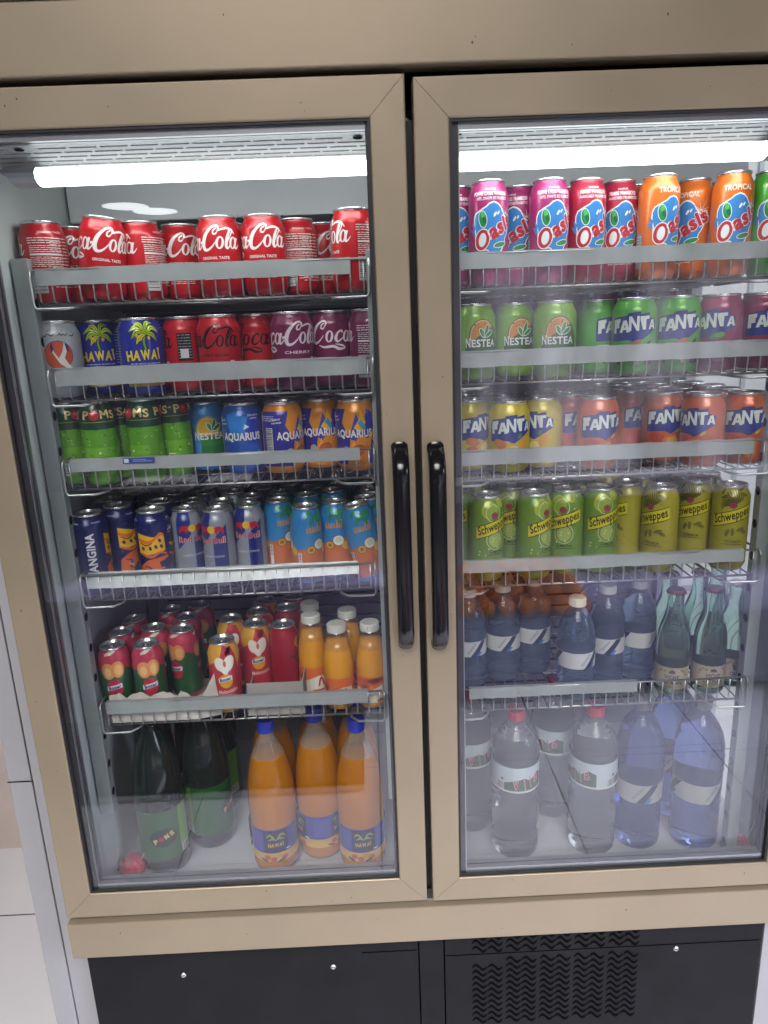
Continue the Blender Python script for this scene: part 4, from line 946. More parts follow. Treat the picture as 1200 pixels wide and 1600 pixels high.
# doors
def glass_door(x0, x1, z0, z1, ws, wt, wb, hx, hz0, hz1):
    d = empty('glass_door', (0, 0, 0)); d.parent = fr; d.location = (0, 0, -FZ)
    ix0, ix1, iz0, iz1 = x0+ws, x1-ws, z0+wb, z1-wt; g = 0.00035
    lip = 0.004
    for nm, (ou, inn) in {'top_rail': (((x0, z1), (x1, z1)), ((ix1, iz1), (ix0, iz1))), 'bottom_rail': (((x1, z0), (x0, z0)), ((ix0, iz0), (ix1, iz0))),
                          'left_stile': (((x0, z0), (x0, z1)), ((ix0, iz1), (ix0, iz0))), 'right_stile': (((x1, z1), (x1, z0)), ((ix1, iz0), (ix1, iz1)))}.items():
        P = [Vector((*p, 0)) for p in ou+inn]; c = sum(P, Vector())/4
        mb = MB(); bm = bmesh.new()
        axis = Vector((1, 0, 0)) if 'rail' in nm else Vector((0, 1, 0))
        Q = []
        for p in P:
            sgn = 1 if (p-c).dot(axis) > 0 else -1; Q.append(p-axis*g*sgn)
        v0 = [bm.verts.new((p.x, 0.0, p.y)) for p in Q]; v1 = [bm.verts.new((p.x, 0.034, p.y)) for p in Q]
        bm.faces.new(v0); bm.faces.new(v1[::-1])
        for k in range(4): bm.faces.new((v0[k], v1[k], v1[(k+1) % 4], v0[(k+1) % 4]))
        bmesh.ops.recalc_face_normals(bm, faces=bm.faces[:])
        ed = [e for e in bm.edges if all(abs(v.co.y) < 1e-6 for v in e.verts) and ((e.verts[0] in (v0[0], v0[1]) and e.verts[1] in (v0[0], v0[1])) or (e.verts[0] in (v0[2], v0[3]) and e.verts[1] in (v0[2], v0[3])))]
        bmesh.ops.bevel(bm, geom=ed, offset=0.0022, segments=3, affect='EDGES', profile=0.5)
        mb.bm(bm, M_GOLD)
        q = random.Random(nm+str(x0)); lx = [p.x for p in P]; lz = [p.y for p in P]
        mx, mz = (min(lx)+max(lx))/2, (min(lz)+max(lz))/2; wx, wz = (max(lx)-min(lx))*0.4, (max(lz)-min(lz))*0.4
        hw = ws*0.34
        specks(mb, -0.0003, [(mx+(q.uniform(-wx, wx) if 'rail' in nm else q.uniform(-hw, hw)), mz+(q.uniform(-hw, hw) if 'rail' in nm else q.uniform(-wz, wz)), q.uniform(0.0004, 0.0011)) for _ in range(5)], 3)
        fpart(mb, nm, d)
    mb = MB(); t = 0.0032
    mb.box((ix0, 0.003, iz0), (ix0+t, 0.033, iz1), M_RUB); mb.box((ix1-t, 0.003, iz0), (ix1, 0.033, iz1), M_RUB); mb.box((ix0+t, 0.003, iz0), (ix1-t, 0.033, iz0+t), M_RUB); mb.box((ix0+t, 0.003, iz1-t), (ix1-t, 0.033, iz1), M_RUB)
    fpart(mb, 'gasket', d)
    mb = MB(); a0, a1, b0, b1 = ix0+t, ix1-t, iz0+t, iz1-t
    for ya, yb in ((0.0085, 0.0165), (0.0195, 0.0275)):
        h = 0.0085
        mb.box((a0, ya, b0), (a0+h, yb, b1), M_SPACER2); mb.box((a1-h*0.35, ya, b0), (a1, yb, b1), M_SPACER2); mb.box((a0+h, ya, b0), (a1-h*0.35, yb, b0+h), M_SPACER); mb.box((a0+h, ya, b1-h), (a1-h*0.35, yb, b1), M_SPACER)
        mb.box((a0+h, ya+0.001, b0+h), (a0+h+0.0015, yb-0.001, b1-h), M_SPACER); 
    fpart(mb, 'spacer_frame', d)
    mb = MB(); mb.add([(a0, 0.0078, b0), (a1, 0.0078, b0), (a1, 0.0078, b1), (a0, 0.0078, b1)], [(0, 1, 2, 3)], M_PANE); mb.add([(a0, 0.0285, b0), (a1, 0.0285, b0), (a1, 0.0285, b1), (a0, 0.0285, b1)], [(0, 1, 2, 3)], M_PANE)
    fpart(mb, 'glass_pane', d)
    mb = MB(); rx, ry = 0.0118, 0.0105; path = []
    N = 40
    for k in range(N+1):
        s = k/N; z = hz1+(hz0-hz1)*s; e = min(s, 1-s)*(hz1-hz0)
        y = -0.030*min(1, math.sin(min(1, e/0.034)*PI/2)**0.8) if e > 0 else 0.0
        sc = 1.0
        path.append((z, y, sc))
    vs = []; fs = []; n = 20
    for i, (z, y, sc) in enumerate(path):
        za, ya, _ = path[max(i-1, 0)]; zb, yb, _ = path[min(i+1, N)]; t_ = Vector((0, yb-ya, zb-za)).normalized(); nn = Vector((0, t_.z, -t_.y))
        for k in range(n):
            th = 2*PI*k/n; cx_, sy_ = math.cos(th), math.sin(th); f_ = lambda v: math.copysign(abs(v)**0.75, v)
            p = Vector((hx+rx*f_(cx_), y, z))+nn*(ry*f_(sy_)); p.y = min(p.y, 0.002); vs.append(p)
    for i in range(N):
        for k in range(n): fs.append((i*n+k, i*n+(k+1) % n, (i+1)*n+(k+1) % n, (i+1)*n+k))
    fs += [tuple(range(n)), tuple(range(N*n+n-1, N*n-1, -1))]
    mb.add(vs, fs, M_HAND, True); fpart(mb, 'handle', d)
    return d
M_SPACER2 = mat('dark_spacer', (0.05, 0.05, 0.055), 0.35, 0.6)
glass_door(-0.6050, -0.0052, 0.0025, 1.2330, 0.0450, 0.0475, 0.0460, -0.0265, 0.474, 0.769)
glass_door(0.0045, 0.6080, 0.0000, 1.2290, 0.0450, 0.0475, 0.0440, 0.0235, 0.470, 0.767)

# ------------------------------------------------------------------ wire shelves
def wire_shelf(x0, x1, z, rx0, rx1, rh, label, tilt=0.0, seed=0, hooks=(1, 1)):
    root = tag(empty('wire_shelf', ((x0+x1)/2, 0.30, z)), label, 'shelf', 'wire shelves in the fridge')
    off = Vector(root.location)
    def part(mb, name):
        o = mb.obj(name, root, merge=False); o.location = -off; return o
    r = random.Random(seed); mb = MB(); n = int(round((x1-x0)/0.0192)); w = 0.0013; yf = 0.104
    for k in range(n+1):
        x = x0+(x1-x0)*k/n
        mb.tube([(x, 0.50, z-w), (x, yf+0.006, z-w), (x, yf+0.001, z+0.001), (x, yf, z+0.006), (x, yf-0.001, z+0.043)], w, M_WIRE, 6)
    for y, zz in ((yf-0.0015, z+0.044), (yf+0.012, z-0.0042), (0.25, z-0.0042), (0.38, z-0.0042), (0.50, z-0.0042)):
        mb.tube([(x0-0.004, y, zz), (x1+0.004, y, zz)], 0.0018, M_WIRE, 6)
    for k in range(2, 9): mb.tube([(x0, 0.11+k*0.043, z-0.0040), (x1, 0.11+k*0.043, z-0.0040)], 0.0011, M_WIRE, 5)
    part(mb, 'wire_grid')
    for sgn, xe, on in ((-1, x0, hooks[0]), (1, x1, hooks[1])):
        if not on: continue
        mb = MB(); e = xe+sgn*0.008
        mb.tube([(e, 0.150, z+0.043), (e, 0.108, z+0.044), (e, 0.098, z+0.042), (e, 0.096, z+0.034), (e, 0.096, z-0.004), (e-sgn*0.004, 0.096, z-0.009), (e-sgn*0.045, 0.099, z-0.0095), (e-sgn*0.058, 0.112, z-0.008), (e-sgn*0.060, 0.20, z-0.008)], 0.0021, M_WIRE, 8)
        part(mb, 'side_hook')
    # price rail: a bent strip of plastic clipped over the lip
    mb = MB(); n = 36; vs = []; fs = []
    for k in range(n+1):
        t = k/n; x = rx0+(rx1-rx0)*t; wob = 0.0009*math.sin(7*t+seed)+r.uniform(-0.0004, 0.0004); top = z+0.0462+r.uniform(-0.0006, 0.0006); bot = z+0.0462-rh+r.uniform(-0.0005, 0.0005)+(0.004*math.sin(3.1*t+seed) if tilt else 0)
        for (y, zz) in ((yf-0.0035+wob+tilt*0.010, top), (yf-0.0050+wob, bot), (yf-0.0042+wob, bot), (yf-0.0027+wob+tilt*0.010, top+0.0004), (yf+0.006, top-0.0006)):
            vs.append((x, y, zz))
    for k in range(n):
        for j in range(4): fs.append((k*5+j, k*5+j+1, (k+1)*5+j+1, (k+1)*5+j))
    mb.add(vs, fs, M_RAIL, False); part(mb, 'price_rail')
    return root
SL = [0.985, 0.845, 0.708, 0.522, 0.294]; SR = [0.985, 0.846, 0.696, 0.516, 0.288]
wire_shelf(-0.535, -0.066, SL[0], -0.537, -0.085, 0.023, 'top wire shelf of the left bay, carrying the red cola cans', 0, 1)
wire_shelf(-0.531, -0.066, SL[1], -0.530, -0.068, 0.026, 'wire shelf below the red cola cans in the left bay, under palm tree cans', 0, 2)
sh3 = wire_shelf(-0.531, -0.070, SL[2], -0.528, -0.084, 0.019, 'wire shelf in the left bay under the green apple cans, with a blue sticker', 0, 3)
wire_shelf(-0.531, -0.076, SL[3], -0.530, -0.096, 0.020, 'wire shelf in the left bay under the navy and turquoise slim cans', 1, 4)
wire_shelf(-0.531, -0.070, SL[4], -0.530, -0.090, 0.021, 'lowest wire shelf of the left bay, carrying juice cans and small juice bottles', 0, 5)
wire_shelf(0.070, 0.548, SR[0], 0.074, 0.55, 0.023, 'top wire shelf of the right bay, under the pink and orange juice cans', 0, 6)
wire_shelf(0.066, 0.548, SR[1], 0.066, 0.548, 0.024, 'wire shelf in the right bay under the green iced tea cans', 0, 7)
wire_shelf(0.066, 0.548, SR[2], 0.074, 0.53, 0.023, 'wire shelf in the right bay under the yellow and orange fizzy cans', 0, 8)
wire_shelf(0.066, 0.548, SR[3], 0.064, 0.53, 0.020, 'wire shelf in the right bay under the tonic and lemon mixer cans', 0, 9)
wire_shelf(0.066, 0.548, SR[4], 0.082, 0.368, 0.018, 'lowest wire shelf of the right bay, under water bottles with a short rail', 0, 10)
mb = MB(); mb.box((-0.446, 0.0965, 0.7455), (-0.398, 0.0985, 0.7535), paper('#24408a')); mb.box((-0.444, 0.0960, 0.7465), (-0.437, 0.0964, 0.7525), paper('#c9d4e0')); mb.box((-0.431, 0.0960, 0.7480), (-0.402, 0.0964, 0.7490), paper('#8fa6cc')); mb.box((-0.431, 0.0960, 0.7505), (-0.410, 0.0964, 0.7513), paper('#8fa6cc'))
st = mb.obj('price_sticker', sh3); st.location = -Vector(sh3.location)

# ------------------------------------------------------------------ stock: x, y, z of each can and bottle in metres, its turn and lean in degrees
ROWS = [
  ('cola', -0.079, 0.14, 0.9853, -123.9, 0, 0, 'red cola can with barcode, standing closest at the right end of its shelf'),
  ('cola', -0.4594, 0.145, 0.9885, -18.6, 0, 7, 'red cola can leaning to the right on the top left shelf'),
  ('cola', -0.2818, 0.165, 0.9853, -51.5, 0, 0, 'red cola can with its whole short word showing, middle of the top left shelf'),
  ('cola', -0.4064, 0.186, 0.9853, -111.7, 0, 0, 'red cola can with barcode, touching the leaning cola can'),
  ('cola', -0.5401, 0.152, 0.9853, -146.7, 0, 0, 'red cola can turned to its small print, nearest the left wall'),
  ('cola', -0.5212, 0.217, 0.9853, -37.9, 0, 0, 'red cola can half hidden left of the leaning cola can'),
  ('cola', -0.3554, 0.23, 0.9853, -38.3, 0, 0, 'red cola can squeezed right of the barcode can beside the leaning one'),
  ('cola', -0.2148, 0.165, 0.9853, -46.2, 0, 0, 'red cola can with white script, between the middle can and a small-print can'),
  ('cola', -0.17, 0.216, 0.9853, -164.6, 0, 0, 'red cola can showing only small print, set back between two script cans'),
  ('cola', -0.1327, 0.273, 0.9853, -31.5, 0, 0, 'red cola can half hidden by the tall-looking barcode can at the right end'),
  ('cola', -0.0819, 0.2092, 0.9853, 82.2, 0, 0, 'red cola can directly behind the closest barcode can'),
  ('cola', -0.4612, 0.2502, 0.9853, 150.4, 0, 0, 'red cola can directly behind the leaning cola can'),
  ('cola', -0.284, 0.2342, 0.9853, 143.6, 0, 0, 'red cola can directly behind the middle cola can'),
  ('cola', -0.4129, 0.2992, 0.9853, -11.7, 0, 0, 'red cola can directly behind the barcode can beside the leaning one'),
  ('cola', -0.3581, 0.3392, 0.9853, 136.3, 0, 0, 'red cola can directly behind the third script can on that shelf'),
  ('cola', -0.2207, 0.2622, 0.9853, -10.5, 0, 0, 'red cola can directly behind the cola can right of the middle one'),
  ('cola', -0.1752, 0.3252, 0.9853, 14.9, 0, 0, 'red cola can directly behind the set-back small-print can'),
  ('bird', -0.5389, 0.15, 0.8453, 29.8, 0, 0, 'white can with an orange disc and white bird at the left wall'),
  ('palm', -0.4972, 0.203, 0.8453, 16.7, 0, 0, 'blue palm tree can next to the white bird can'),
  ('palm', -0.4169, 0.16, 0.8453, 24.2, 0, 0, 'blue palm tree can next to the black-printed red can'),
  ('zero', -0.3557, 0.19, 0.8453, -138.3, 0, 0, 'red cola can showing its black printed back, beside the blue palm tree can'),
  ('zero', -0.294, 0.158, 0.8453, -50.9, 0, 0, 'red cola can with black script, its word ending shown whole'),
  ('zero', -0.2414, 0.2, 0.8453, 32.8, 0, 0, 'red cola can with black script, touching the purple cans'),
  ('cherry', -0.181, 0.155, 0.8453, -28.7, 0, 0, 'purple cola can touching the black-script red can'),
  ('cherry', -0.1205, 0.185, 0.8453, 51.2, 0, 0, 'purple cola can in the middle of three, beginning of its script shown'),
  ('cherry', -0.0593, 0.15, 0.8453, -169.9, 0, 0, 'purple cola can turned to its barcode, cut by the door frame'),
  ('bird', -0.5409, 0.2552, 0.8453, -165.5, 0, 0, 'white orange-disc can directly behind the bird can'),
  ('palm', -0.5025, 0.3122, 0.8453, -75.0, 0, 0, 'blue palm tree can directly behind the palm tree can beside the bird can'),
  ('palm', -0.4181, 0.2292, 0.8453, 90.3, 0, 0, 'blue palm tree can directly behind the palm tree can beside the red can'),
  ('zero', -0.3613, 0.2672, 0.8453, 101.0, 0, 0, 'black-script cola can directly behind the black-backed red can'),
  ('zero', -0.2997, 0.2352, 0.8453, 39.9, 0, 0, 'black-script cola can directly behind the whole-word black-script can'),
  ('zero', -0.2472, 0.2772, 0.8453, -169.4, 0, 0, 'black-script cola can directly behind the black-script can by the purple ones'),
  ('cherry', -0.1823, 0.2322, 0.8453, -98.8, 0, 0, 'purple cola can directly behind the first purple can'),
  ('cherry', -0.1258, 0.2702, 0.8453, 164.0, 0, 0, 'purple cola can directly behind the middle purple can'),
  ('apple', -0.4924, 0.14, 0.7083, 25.3, 0, 0, 'green apple soda can with its whole gold word and red apple'),
  ('apple', -0.5453, 0.154, 0.7083, 66.3, 0, 0, 'green apple soda can nearest the left wall'),
  ('apple', -0.4742, 0.191, 0.7083, -23.9, 0, 0, 'green apple soda can mostly hidden right of the whole-word one'),
  ('apple', -0.4239, 0.15, 0.7083, -16.9, 0, 0, 'green apple soda can showing a dark red apple, third of the row in front'),
  ('apple', -0.3877, 0.19, 0.7083, 67.4, 0, 0, 'green apple soda can beside the sky-blue iced tea can'),
  ('lemontea', -0.3455, 0.234, 0.7083, 13.1, 0, 0, 'sky-blue iced tea can with a lemon disc and white word'),
  ('sportblue', -0.2757, 0.19, 0.7083, -0.1, 0, 0, 'blue sports drink can beside the sky-blue iced tea can'),
  ('sportorange', -0.2087, 0.178, 0.7083, 41.7, 0, 0, 'orange and violet can turned to its barcode, beside the blue sports can'),
  ('sportorange', -0.1488, 0.208, 0.7083, -2.9, 0, 0, 'orange and violet can in the middle of three'),
  ('sportorange', -0.0891, 0.172, 0.7083, -12.6, 0, 0, 'orange and violet can nearest the right end of its shelf'),
  ('apple', -0.5475, 0.21, 0.7083, 156.9, 0, 0, 'green apple can directly behind the first green can'),
  ('apple', -0.4273, 0.23, 0.7083, 60.5, 0, 0, 'green apple can directly behind the third green can'),
  ('apple', -0.393, 0.274, 0.7083, 149.9, 0, 0, 'green apple can directly behind the green can beside the blue one'),
  ('lemontea', -0.3479, 0.3152, 0.7083, 158.6, 0, 0, 'sky-blue tea can directly behind the sky-blue tea can'),
  ('sportblue', -0.2769, 0.2592, 0.7083, -68.4, 0, 0, 'blue sports can directly behind the blue sports can'),
  ('sportorange', -0.2132, 0.2832, 0.7083, -113.6, 0, 0, 'orange and violet can directly behind the barcode-side orange can'),
  ('sportorange', -0.1545, 0.3172, 0.7083, -147.9, 0, 0, 'orange and violet can directly behind the middle orange can'),
  ('tropic', -0.1801, 0.158, 0.5223, 36.1, 0, 0, 'turquoise coconut drink can second from the energy drink cans'),
  ('tropic', -0.1318, 0.182, 0.5223, -5.3, 0, 0, 'turquoise coconut drink can standing straight beside the leaning one'),
  ('tropic', -0.0739, 0.145, 0.526, 9.1, 0, -10, 'turquoise coconut drink can leaning left against its neighbour'),
  ('navy', -0.5323, 0.145, 0.5223, 95.6, 0, 0, 'navy slim can with white upright lettering, nearest the left wall'),
  ('navy', -0.4986, 0.192, 0.5223, 36.6, 0, 0, 'navy slim can with yellow and orange picture, between two navy cans'),
  ('navy', -0.4307, 0.15, 0.5223, -10.3, 0, 0, 'navy slim can beside the blue and silver energy drink can'),
  ('bull', -0.3828, 0.178, 0.5223, 32.7, 0, 0, 'blue and silver energy drink can beside the navy cans'),
  ('bull', -0.3281, 0.165, 0.5223, -12.9, 0, 0, 'blue and silver energy drink can between two of its kind, silver side out'),
  ('bull', -0.2789, 0.187, 0.5223, -2.5, 0, 0, 'blue and silver energy drink can beside the turquoise coconut cans'),
  ('tropic', -0.2315, 0.212, 0.5223, 29.6, 0, 0, 'turquoise coconut drink can touching the energy drink cans'),
  ('tropic', -0.1849, 0.242, 0.5223, 35.1, 0, 0, 'turquoise coconut can directly behind the second turquoise can'),
  ('tropic', -0.1384, 0.27, 0.5223, 60.5, 0, 0, 'turquoise coconut can directly behind the third turquoise can'),
  ('tropic', -0.0785, 0.201, 0.5223, -64.6, 0, 0, 'turquoise coconut can directly behind the leaning turquoise can'),
  ('navy', -0.534, 0.2406, 0.5223, -6.5, 0, 0, 'navy slim can directly behind the lettered navy can'),
  ('navy', -0.5033, 0.2916, 0.5223, -6.4, 0, 0, 'navy slim can directly behind the middle navy can'),
  ('navy', -0.433, 0.2096, 0.5223, -150.6, 0, 0, 'navy slim can directly behind the right navy can'),
  ('bull', -0.3836, 0.238, 0.5223, -162.2, 0, 0, 'blue and silver can directly behind the first energy can'),
  ('bull', -0.3302, 0.221, 0.5223, 117.3, 0, 0, 'blue and silver can directly behind the middle energy can'),
  ('bull', -0.2854, 0.251, 0.5223, 97.8, 0, 0, 'blue and silver can directly behind the last energy can'),
  ('tropic', -0.2359, 0.272, 0.5223, 26.7, 0, 0, 'turquoise coconut can directly behind the first turquoise can'),
  ('tropic', -0.1794, 0.306, 0.5223, -154.1, 0, 0, 'turquoise coconut can second behind the second turquoise can'),
  ('tropic', -0.1301, 0.33, 0.5223, 154.8, 0, 0, 'turquoise coconut can second behind the third turquoise can'),
  ('tropic', -0.0722, 0.257, 0.5223, 87.0, 0, 0, 'turquoise coconut can second behind the leaning turquoise can'),
  ('navy', -0.4923, 0.3512, 0.5223, -52.9, 0, 0, 'navy slim can second behind the middle navy can'),
  ('navy', -0.4279, 0.2732, 0.5223, 8.4, 0, 0, 'navy slim can second behind the right navy can'),
  ('bull', -0.3776, 0.298, 0.5223, -133.3, 0, 0, 'blue and silver can second behind the first energy can'),
  ('bull', -0.323, 0.293, 0.5223, 101.1, 0, 0, 'blue and silver can second behind the middle energy can'),
  ('bull', -0.2732, 0.315, 0.5223, -157.5, 0, 0, 'blue and silver can second behind the last energy can'),
  ('tropic', -0.2252, 0.34, 0.5223, -139.0, 0, 0, 'turquoise coconut can second behind the first turquoise can'),
  ('tropic', -0.1347, 0.386, 0.5223, 142.1, 0, 0, 'turquoise coconut can third behind the third turquoise can'),
  ('tropic', -0.0785, 0.313, 0.5223, 144.2, 0, 0, 'turquoise coconut can third behind the leaning turquoise can'),
  ('bull', -0.3861, 0.354, 0.5223, -63.8, 0, 0, 'blue and silver can third behind the first energy can'),
  ('bull', -0.3328, 0.361, 0.5223, -109.7, 0, 0, 'blue and silver can third behind the middle energy can'),
  ('bull', -0.2851, 0.387, 0.5223, -119.4, 0, 0, 'blue and silver can third behind the last energy can'),
  ('tropic', -0.234, 0.404, 0.5223, 168.9, 0, 0, 'turquoise coconut can third behind the first turquoise can'),
  ('tropic', -0.1785, 0.418, 0.5223, -153.5, 0, 0, 'turquoise coconut can fourth behind the second turquoise can'),
  ('tropic', -0.1253, 0.442, 0.5223, 11.4, 0, 0, 'turquoise coconut can fourth behind the third turquoise can'),
  ('tropic', -0.0709, 0.369, 0.5223, -89.3, 0, 0, 'turquoise coconut can fourth behind the leaning turquoise can'),
  ('tropic', -0.2273, 0.46, 0.5223, 110.9, 0, 0, 'turquoise coconut can fourth behind the first turquoise can'),
  ('peachred', -0.5244, 0.148, 0.2943, 9.3, 0, 0, 'red and green peach juice can in the tray corner at the left wall'),
  ('peachred', -0.4668, 0.148, 0.2943, 15.4, 0, 0, 'red and green peach juice can second in the torn tray'),
  ('peachred', -0.4199, 0.205, 0.2943, -26.5, 0, 0, 'red and green peach juice can set back in the tray behind a gap'),
  ('heart', -0.3373, 0.15, 0.2943, 9.3, 0, 0, 'yellow and red juice can with a white heart, standing in front'),
  ('heart', -0.2913, 0.215, 0.2943, 10.8, 0, 0, 'yellow and red juice can set back behind the grey box'),
  ('rose', -0.2386, 0.205, 0.2943, 21.4, 0, 0, 'dark red juice can with a rose, inside the grey box'),
  ('juice', -0.1868, 0.19, 0.2943, 1.6, 0, 0, 'small orange juice bottle set back beside the grey box'),
  ('juice', -0.139, 0.145, 0.2943, -4.9, 0, 0, 'small orange juice bottle standing in front beside the set-back one'),
  ('juice', -0.0823, 0.145, 0.2943, 22.6, 0, 0, 'small orange juice bottle nearest the right end of its shelf'),
  ('juice', -0.1227, 0.205, 0.2943, -14.6, 0, 0, 'small orange juice bottle behind and between the two front juice bottles'),
  ('peachred', -0.5283, 0.204, 0.2943, -26.6, 0, 0, 'red peach can directly behind the corner peach can'),
  ('peachred', -0.4731, 0.216, 0.2943, 141.5, 0, 0, 'red peach can directly behind the second peach can'),
  ('peachred', -0.4263, 0.261, 0.2943, -2.2, 0, 0, 'red peach can directly behind the set-back peach can'),
  ('heart', -0.3389, 0.242, 0.2943, -125.6, 0, 0, 'yellow and red can directly behind the front heart can'),
  ('heart', -0.2935, 0.271, 0.2943, 152.9, 0, 0, 'yellow and red can directly behind the set-back heart can'),
  ('rose', -0.2414, 0.285, 0.2943, 97.9, 0, 0, 'dark red can directly behind the rose can'),
  ('juice', -0.1927, 0.2458, 0.2943, -22.3, 0, 0, 'small juice bottle directly behind the set-back juice bottle'),
  ('peachred', -0.5229, 0.26, 0.2943, 117.2, 0, 0, 'red peach can second behind the corner peach can'),
  ('peachred', -0.4644, 0.3, 0.2943, -15.9, 0, 0, 'red peach can second behind the second peach can'),
  ('peachred', -0.4133, 0.317, 0.2943, 119.8, 0, 0, 'red peach can second behind the set-back peach can'),
  ('heart', -0.288, 0.327, 0.2943, -4.0, 0, 0, 'yellow and red can second behind the set-back heart can'),
  ('rose', -0.2336, 0.341, 0.2943, -7.1, 0, 0, 'dark red can second behind the rose can'),
  ('soda', -0.1152, 0.165, -0.0492, -10.4, 0, 0, 'large orange soda bottle nearest the glass, its cap tilted in view'),
  ('soda', -0.2807, 0.175, -0.0492, -4.9, 0, 0, 'large orange soda bottle left of the three front ones'),
  ('darkapple', -0.4937, 0.185, -0.0492, 17.8, 0, 0, 'large dark green soda bottle in front, its oval badge showing'),
  ('darkapple', -0.4193, 0.25, -0.0492, 74.5, 0, 0, 'large dark green soda bottle set back beside the badge bottle'),
  ('soda', -0.1953, 0.205, -0.0492, 45.2, 0, 0, 'large orange soda bottle turned to its blue print, between two others'),
  ('soda', -0.12, 0.2564, -0.0492, -32.7, 0, 0, 'orange soda bottle directly behind the right soda bottle'),
  ('soda', -0.2864, 0.2664, -0.0492, -41.8, 0, 0, 'orange soda bottle directly behind the left soda bottle'),
  ('darkapple', -0.4944, 0.3024, -0.0492, 156.3, 0, 0, 'dark green bottle directly behind the badge bottle'),
  ('darkapple', -0.4222, 0.3594, -0.0492, -0.2, 0, 0, 'dark green bottle directly behind the set-back dark bottle'),
  ('soda', -0.1998, 0.2964, -0.0492, -139.7, 0, 0, 'orange soda bottle directly behind the turned soda bottle'),
  ('magenta', 0.1208, 0.135, 0.9853, -5.5, 0, 0, 'magenta juice can in front beside the frame-cut one'),
  ('magenta', 0.2115, 0.14, 0.9853, -2.0, 0, 0, 'magenta juice can touching the red juice cans'),
  ('orangejuice', 0.3744, 0.14, 0.9853, 10.2, 0, 0, 'orange juice can touching the red juice cans'),
  ('orangejuice', 0.4841, 0.14, 0.9853, -18.3, 0, 0, 'orange juice can beside the green juice can'),
  ('greenjuice', 0.543, 0.142, 0.9853, -12.7, 0, 0, 'green juice can at the right end of the top shelf'),
  ('magenta', 0.0784, 0.176, 0.9853, -7.1, 0, 0, 'magenta juice can cut by the door frame at the left end'),
  ('magenta', 0.1764, 0.187, 0.9853, -39.5, 0, 0, 'magenta juice can set back between two front magenta cans'),
  ('fraise', 0.2694, 0.151, 0.9853, 3.3, 0, 0, 'red juice can touching the magenta cans'),
  ('fraise', 0.3267, 0.174, 0.9853, -10.9, 0, 0, 'red juice can touching the orange cans'),
  ('orangejuice', 0.3696, 0.215, 0.9853, -8.2, 0, 0, 'orange juice can mostly hidden behind the last red can'),
  ('orangejuice', 0.4466, 0.185, 0.9853, -55.6, 0, 0, 'orange juice can in the middle of three, end of its word shown'),
  ('magenta', 0.1159, 0.2238, 0.9853, 95.9, 0, 0, 'magenta juice can directly behind the front magenta can'),
  ('magenta', 0.2101, 0.2368, 0.9853, -47.1, 0, 0, 'magenta juice can directly behind the magenta can by the red ones'),
  ('orangejuice', 0.4821, 0.2328, 0.9853, 66.2, 0, 0, 'orange juice can directly behind the orange can by the green one'),
  ('magenta', 0.0758, 0.2688, 0.9853, 88.3, 0, 0, 'magenta juice can directly behind the frame-cut magenta can'),
  ('fraise', 0.2649, 0.2118, 0.9853, 69.5, 0, 0, 'red juice can directly behind the first red juice can'),
  ('fraise', 0.3218, 0.2508, 0.9853, -4.9, 0, 0, 'red juice can directly behind the second red juice can'),
  ('orangejuice', 0.4446, 0.2778, 0.9853, 64.9, 0, 0, 'orange juice can directly behind the middle orange can'),
  ('limefizz', 0.3498, 0.148, 0.8463, -20.3, 0, 0, 'green fizzy can with its whole white word, between two of its kind'),
  ('greentea', 0.2283, 0.158, 0.8463, -11.1, 0, 0, 'green iced tea can touching the green fizzy cans'),
  ('greentea', 0.1034, 0.165, 0.8463, 5.4, 0, 0, 'green iced tea can nearest the door frame'),
  ('greentea', 0.1723, 0.195, 0.8463, -1.1, 0, 0, 'green iced tea can set back between two others of its kind'),
  ('limefizz', 0.3058, 0.199, 0.8463, 48.2, 0, 0, 'green fizzy can turned mostly to its plain side, beside the iced tea cans'),
  ('limefizz', 0.4189, 0.15, 0.8463, -16.4, 0, 0, 'green fizzy can touching the crimson cans'),
  ('berryfizz', 0.4863, 0.154, 0.8463, -46.8, 0, 0, 'crimson fizzy can touching the green fizzy cans'),
  ('berryfizz', 0.5532, 0.158, 0.8463, -1.0, 0, 0, 'crimson fizzy can at the right end of its shelf'),
  ('limefizz', 0.4141, 0.2192, 0.8463, 151.5, 0, 0, 'green fizzy can directly behind the green fizzy can touching the crimson cans'),
  ('lemonfizz', 0.1591, 0.165, 0.6963, -4.2, 0, 0, 'yellow fizzy can in front, its word running to the edge'),
  ('orangefizz', 0.3039, 0.165, 0.6963, -0.6, 0, 0, 'orange fizzy can in front, first whole one beside the yellow cans'),
  ('orangefizz', 0.4696, 0.15, 0.6963, -53.2, 0, 0, 'orange fizzy can showing the end of its word, second from the right end'),
  ('orangefizz', 0.5369, 0.149, 0.6963, -21.3, 0, 0, 'orange fizzy can nearest the right end of its shelf'),
  ('orangefizz', 0.4259, 0.201, 0.6963, -5.4, 0, 0, 'orange fizzy can beginning the doubled word in the middle'),
  ('lemonfizz', 0.1011, 0.199, 0.6963, 30.0, 0, 0, 'yellow fizzy can nearest the door frame'),
  ('lemonfizz', 0.2198, 0.195, 0.6963, -41.4, 0, 0, 'yellow fizzy can set back beside the orange fizzy cans'),
  ('orangefizz', 0.2772, 0.231, 0.6963, 29.1, 0, 0, 'orange fizzy can half hidden beside the yellow cans'),
  ('orangefizz', 0.3872, 0.256, 0.6963, 31.7, 0, 0, 'orange fizzy can set back in the gap right of the first whole one'),
  ('lemonfizz', 0.1564, 0.2382, 0.6963, 27.4, 0, 0, 'yellow fizzy can directly behind the front yellow can'),
  ('orangefizz', 0.4663, 0.2552, 0.6963, -84.8, 0, 0, 'orange fizzy can directly behind the second-last orange can'),
  ('orangefizz', 0.5343, 0.2182, 0.6963, -12.6, 0, 0, 'orange fizzy can directly behind the last orange can'),
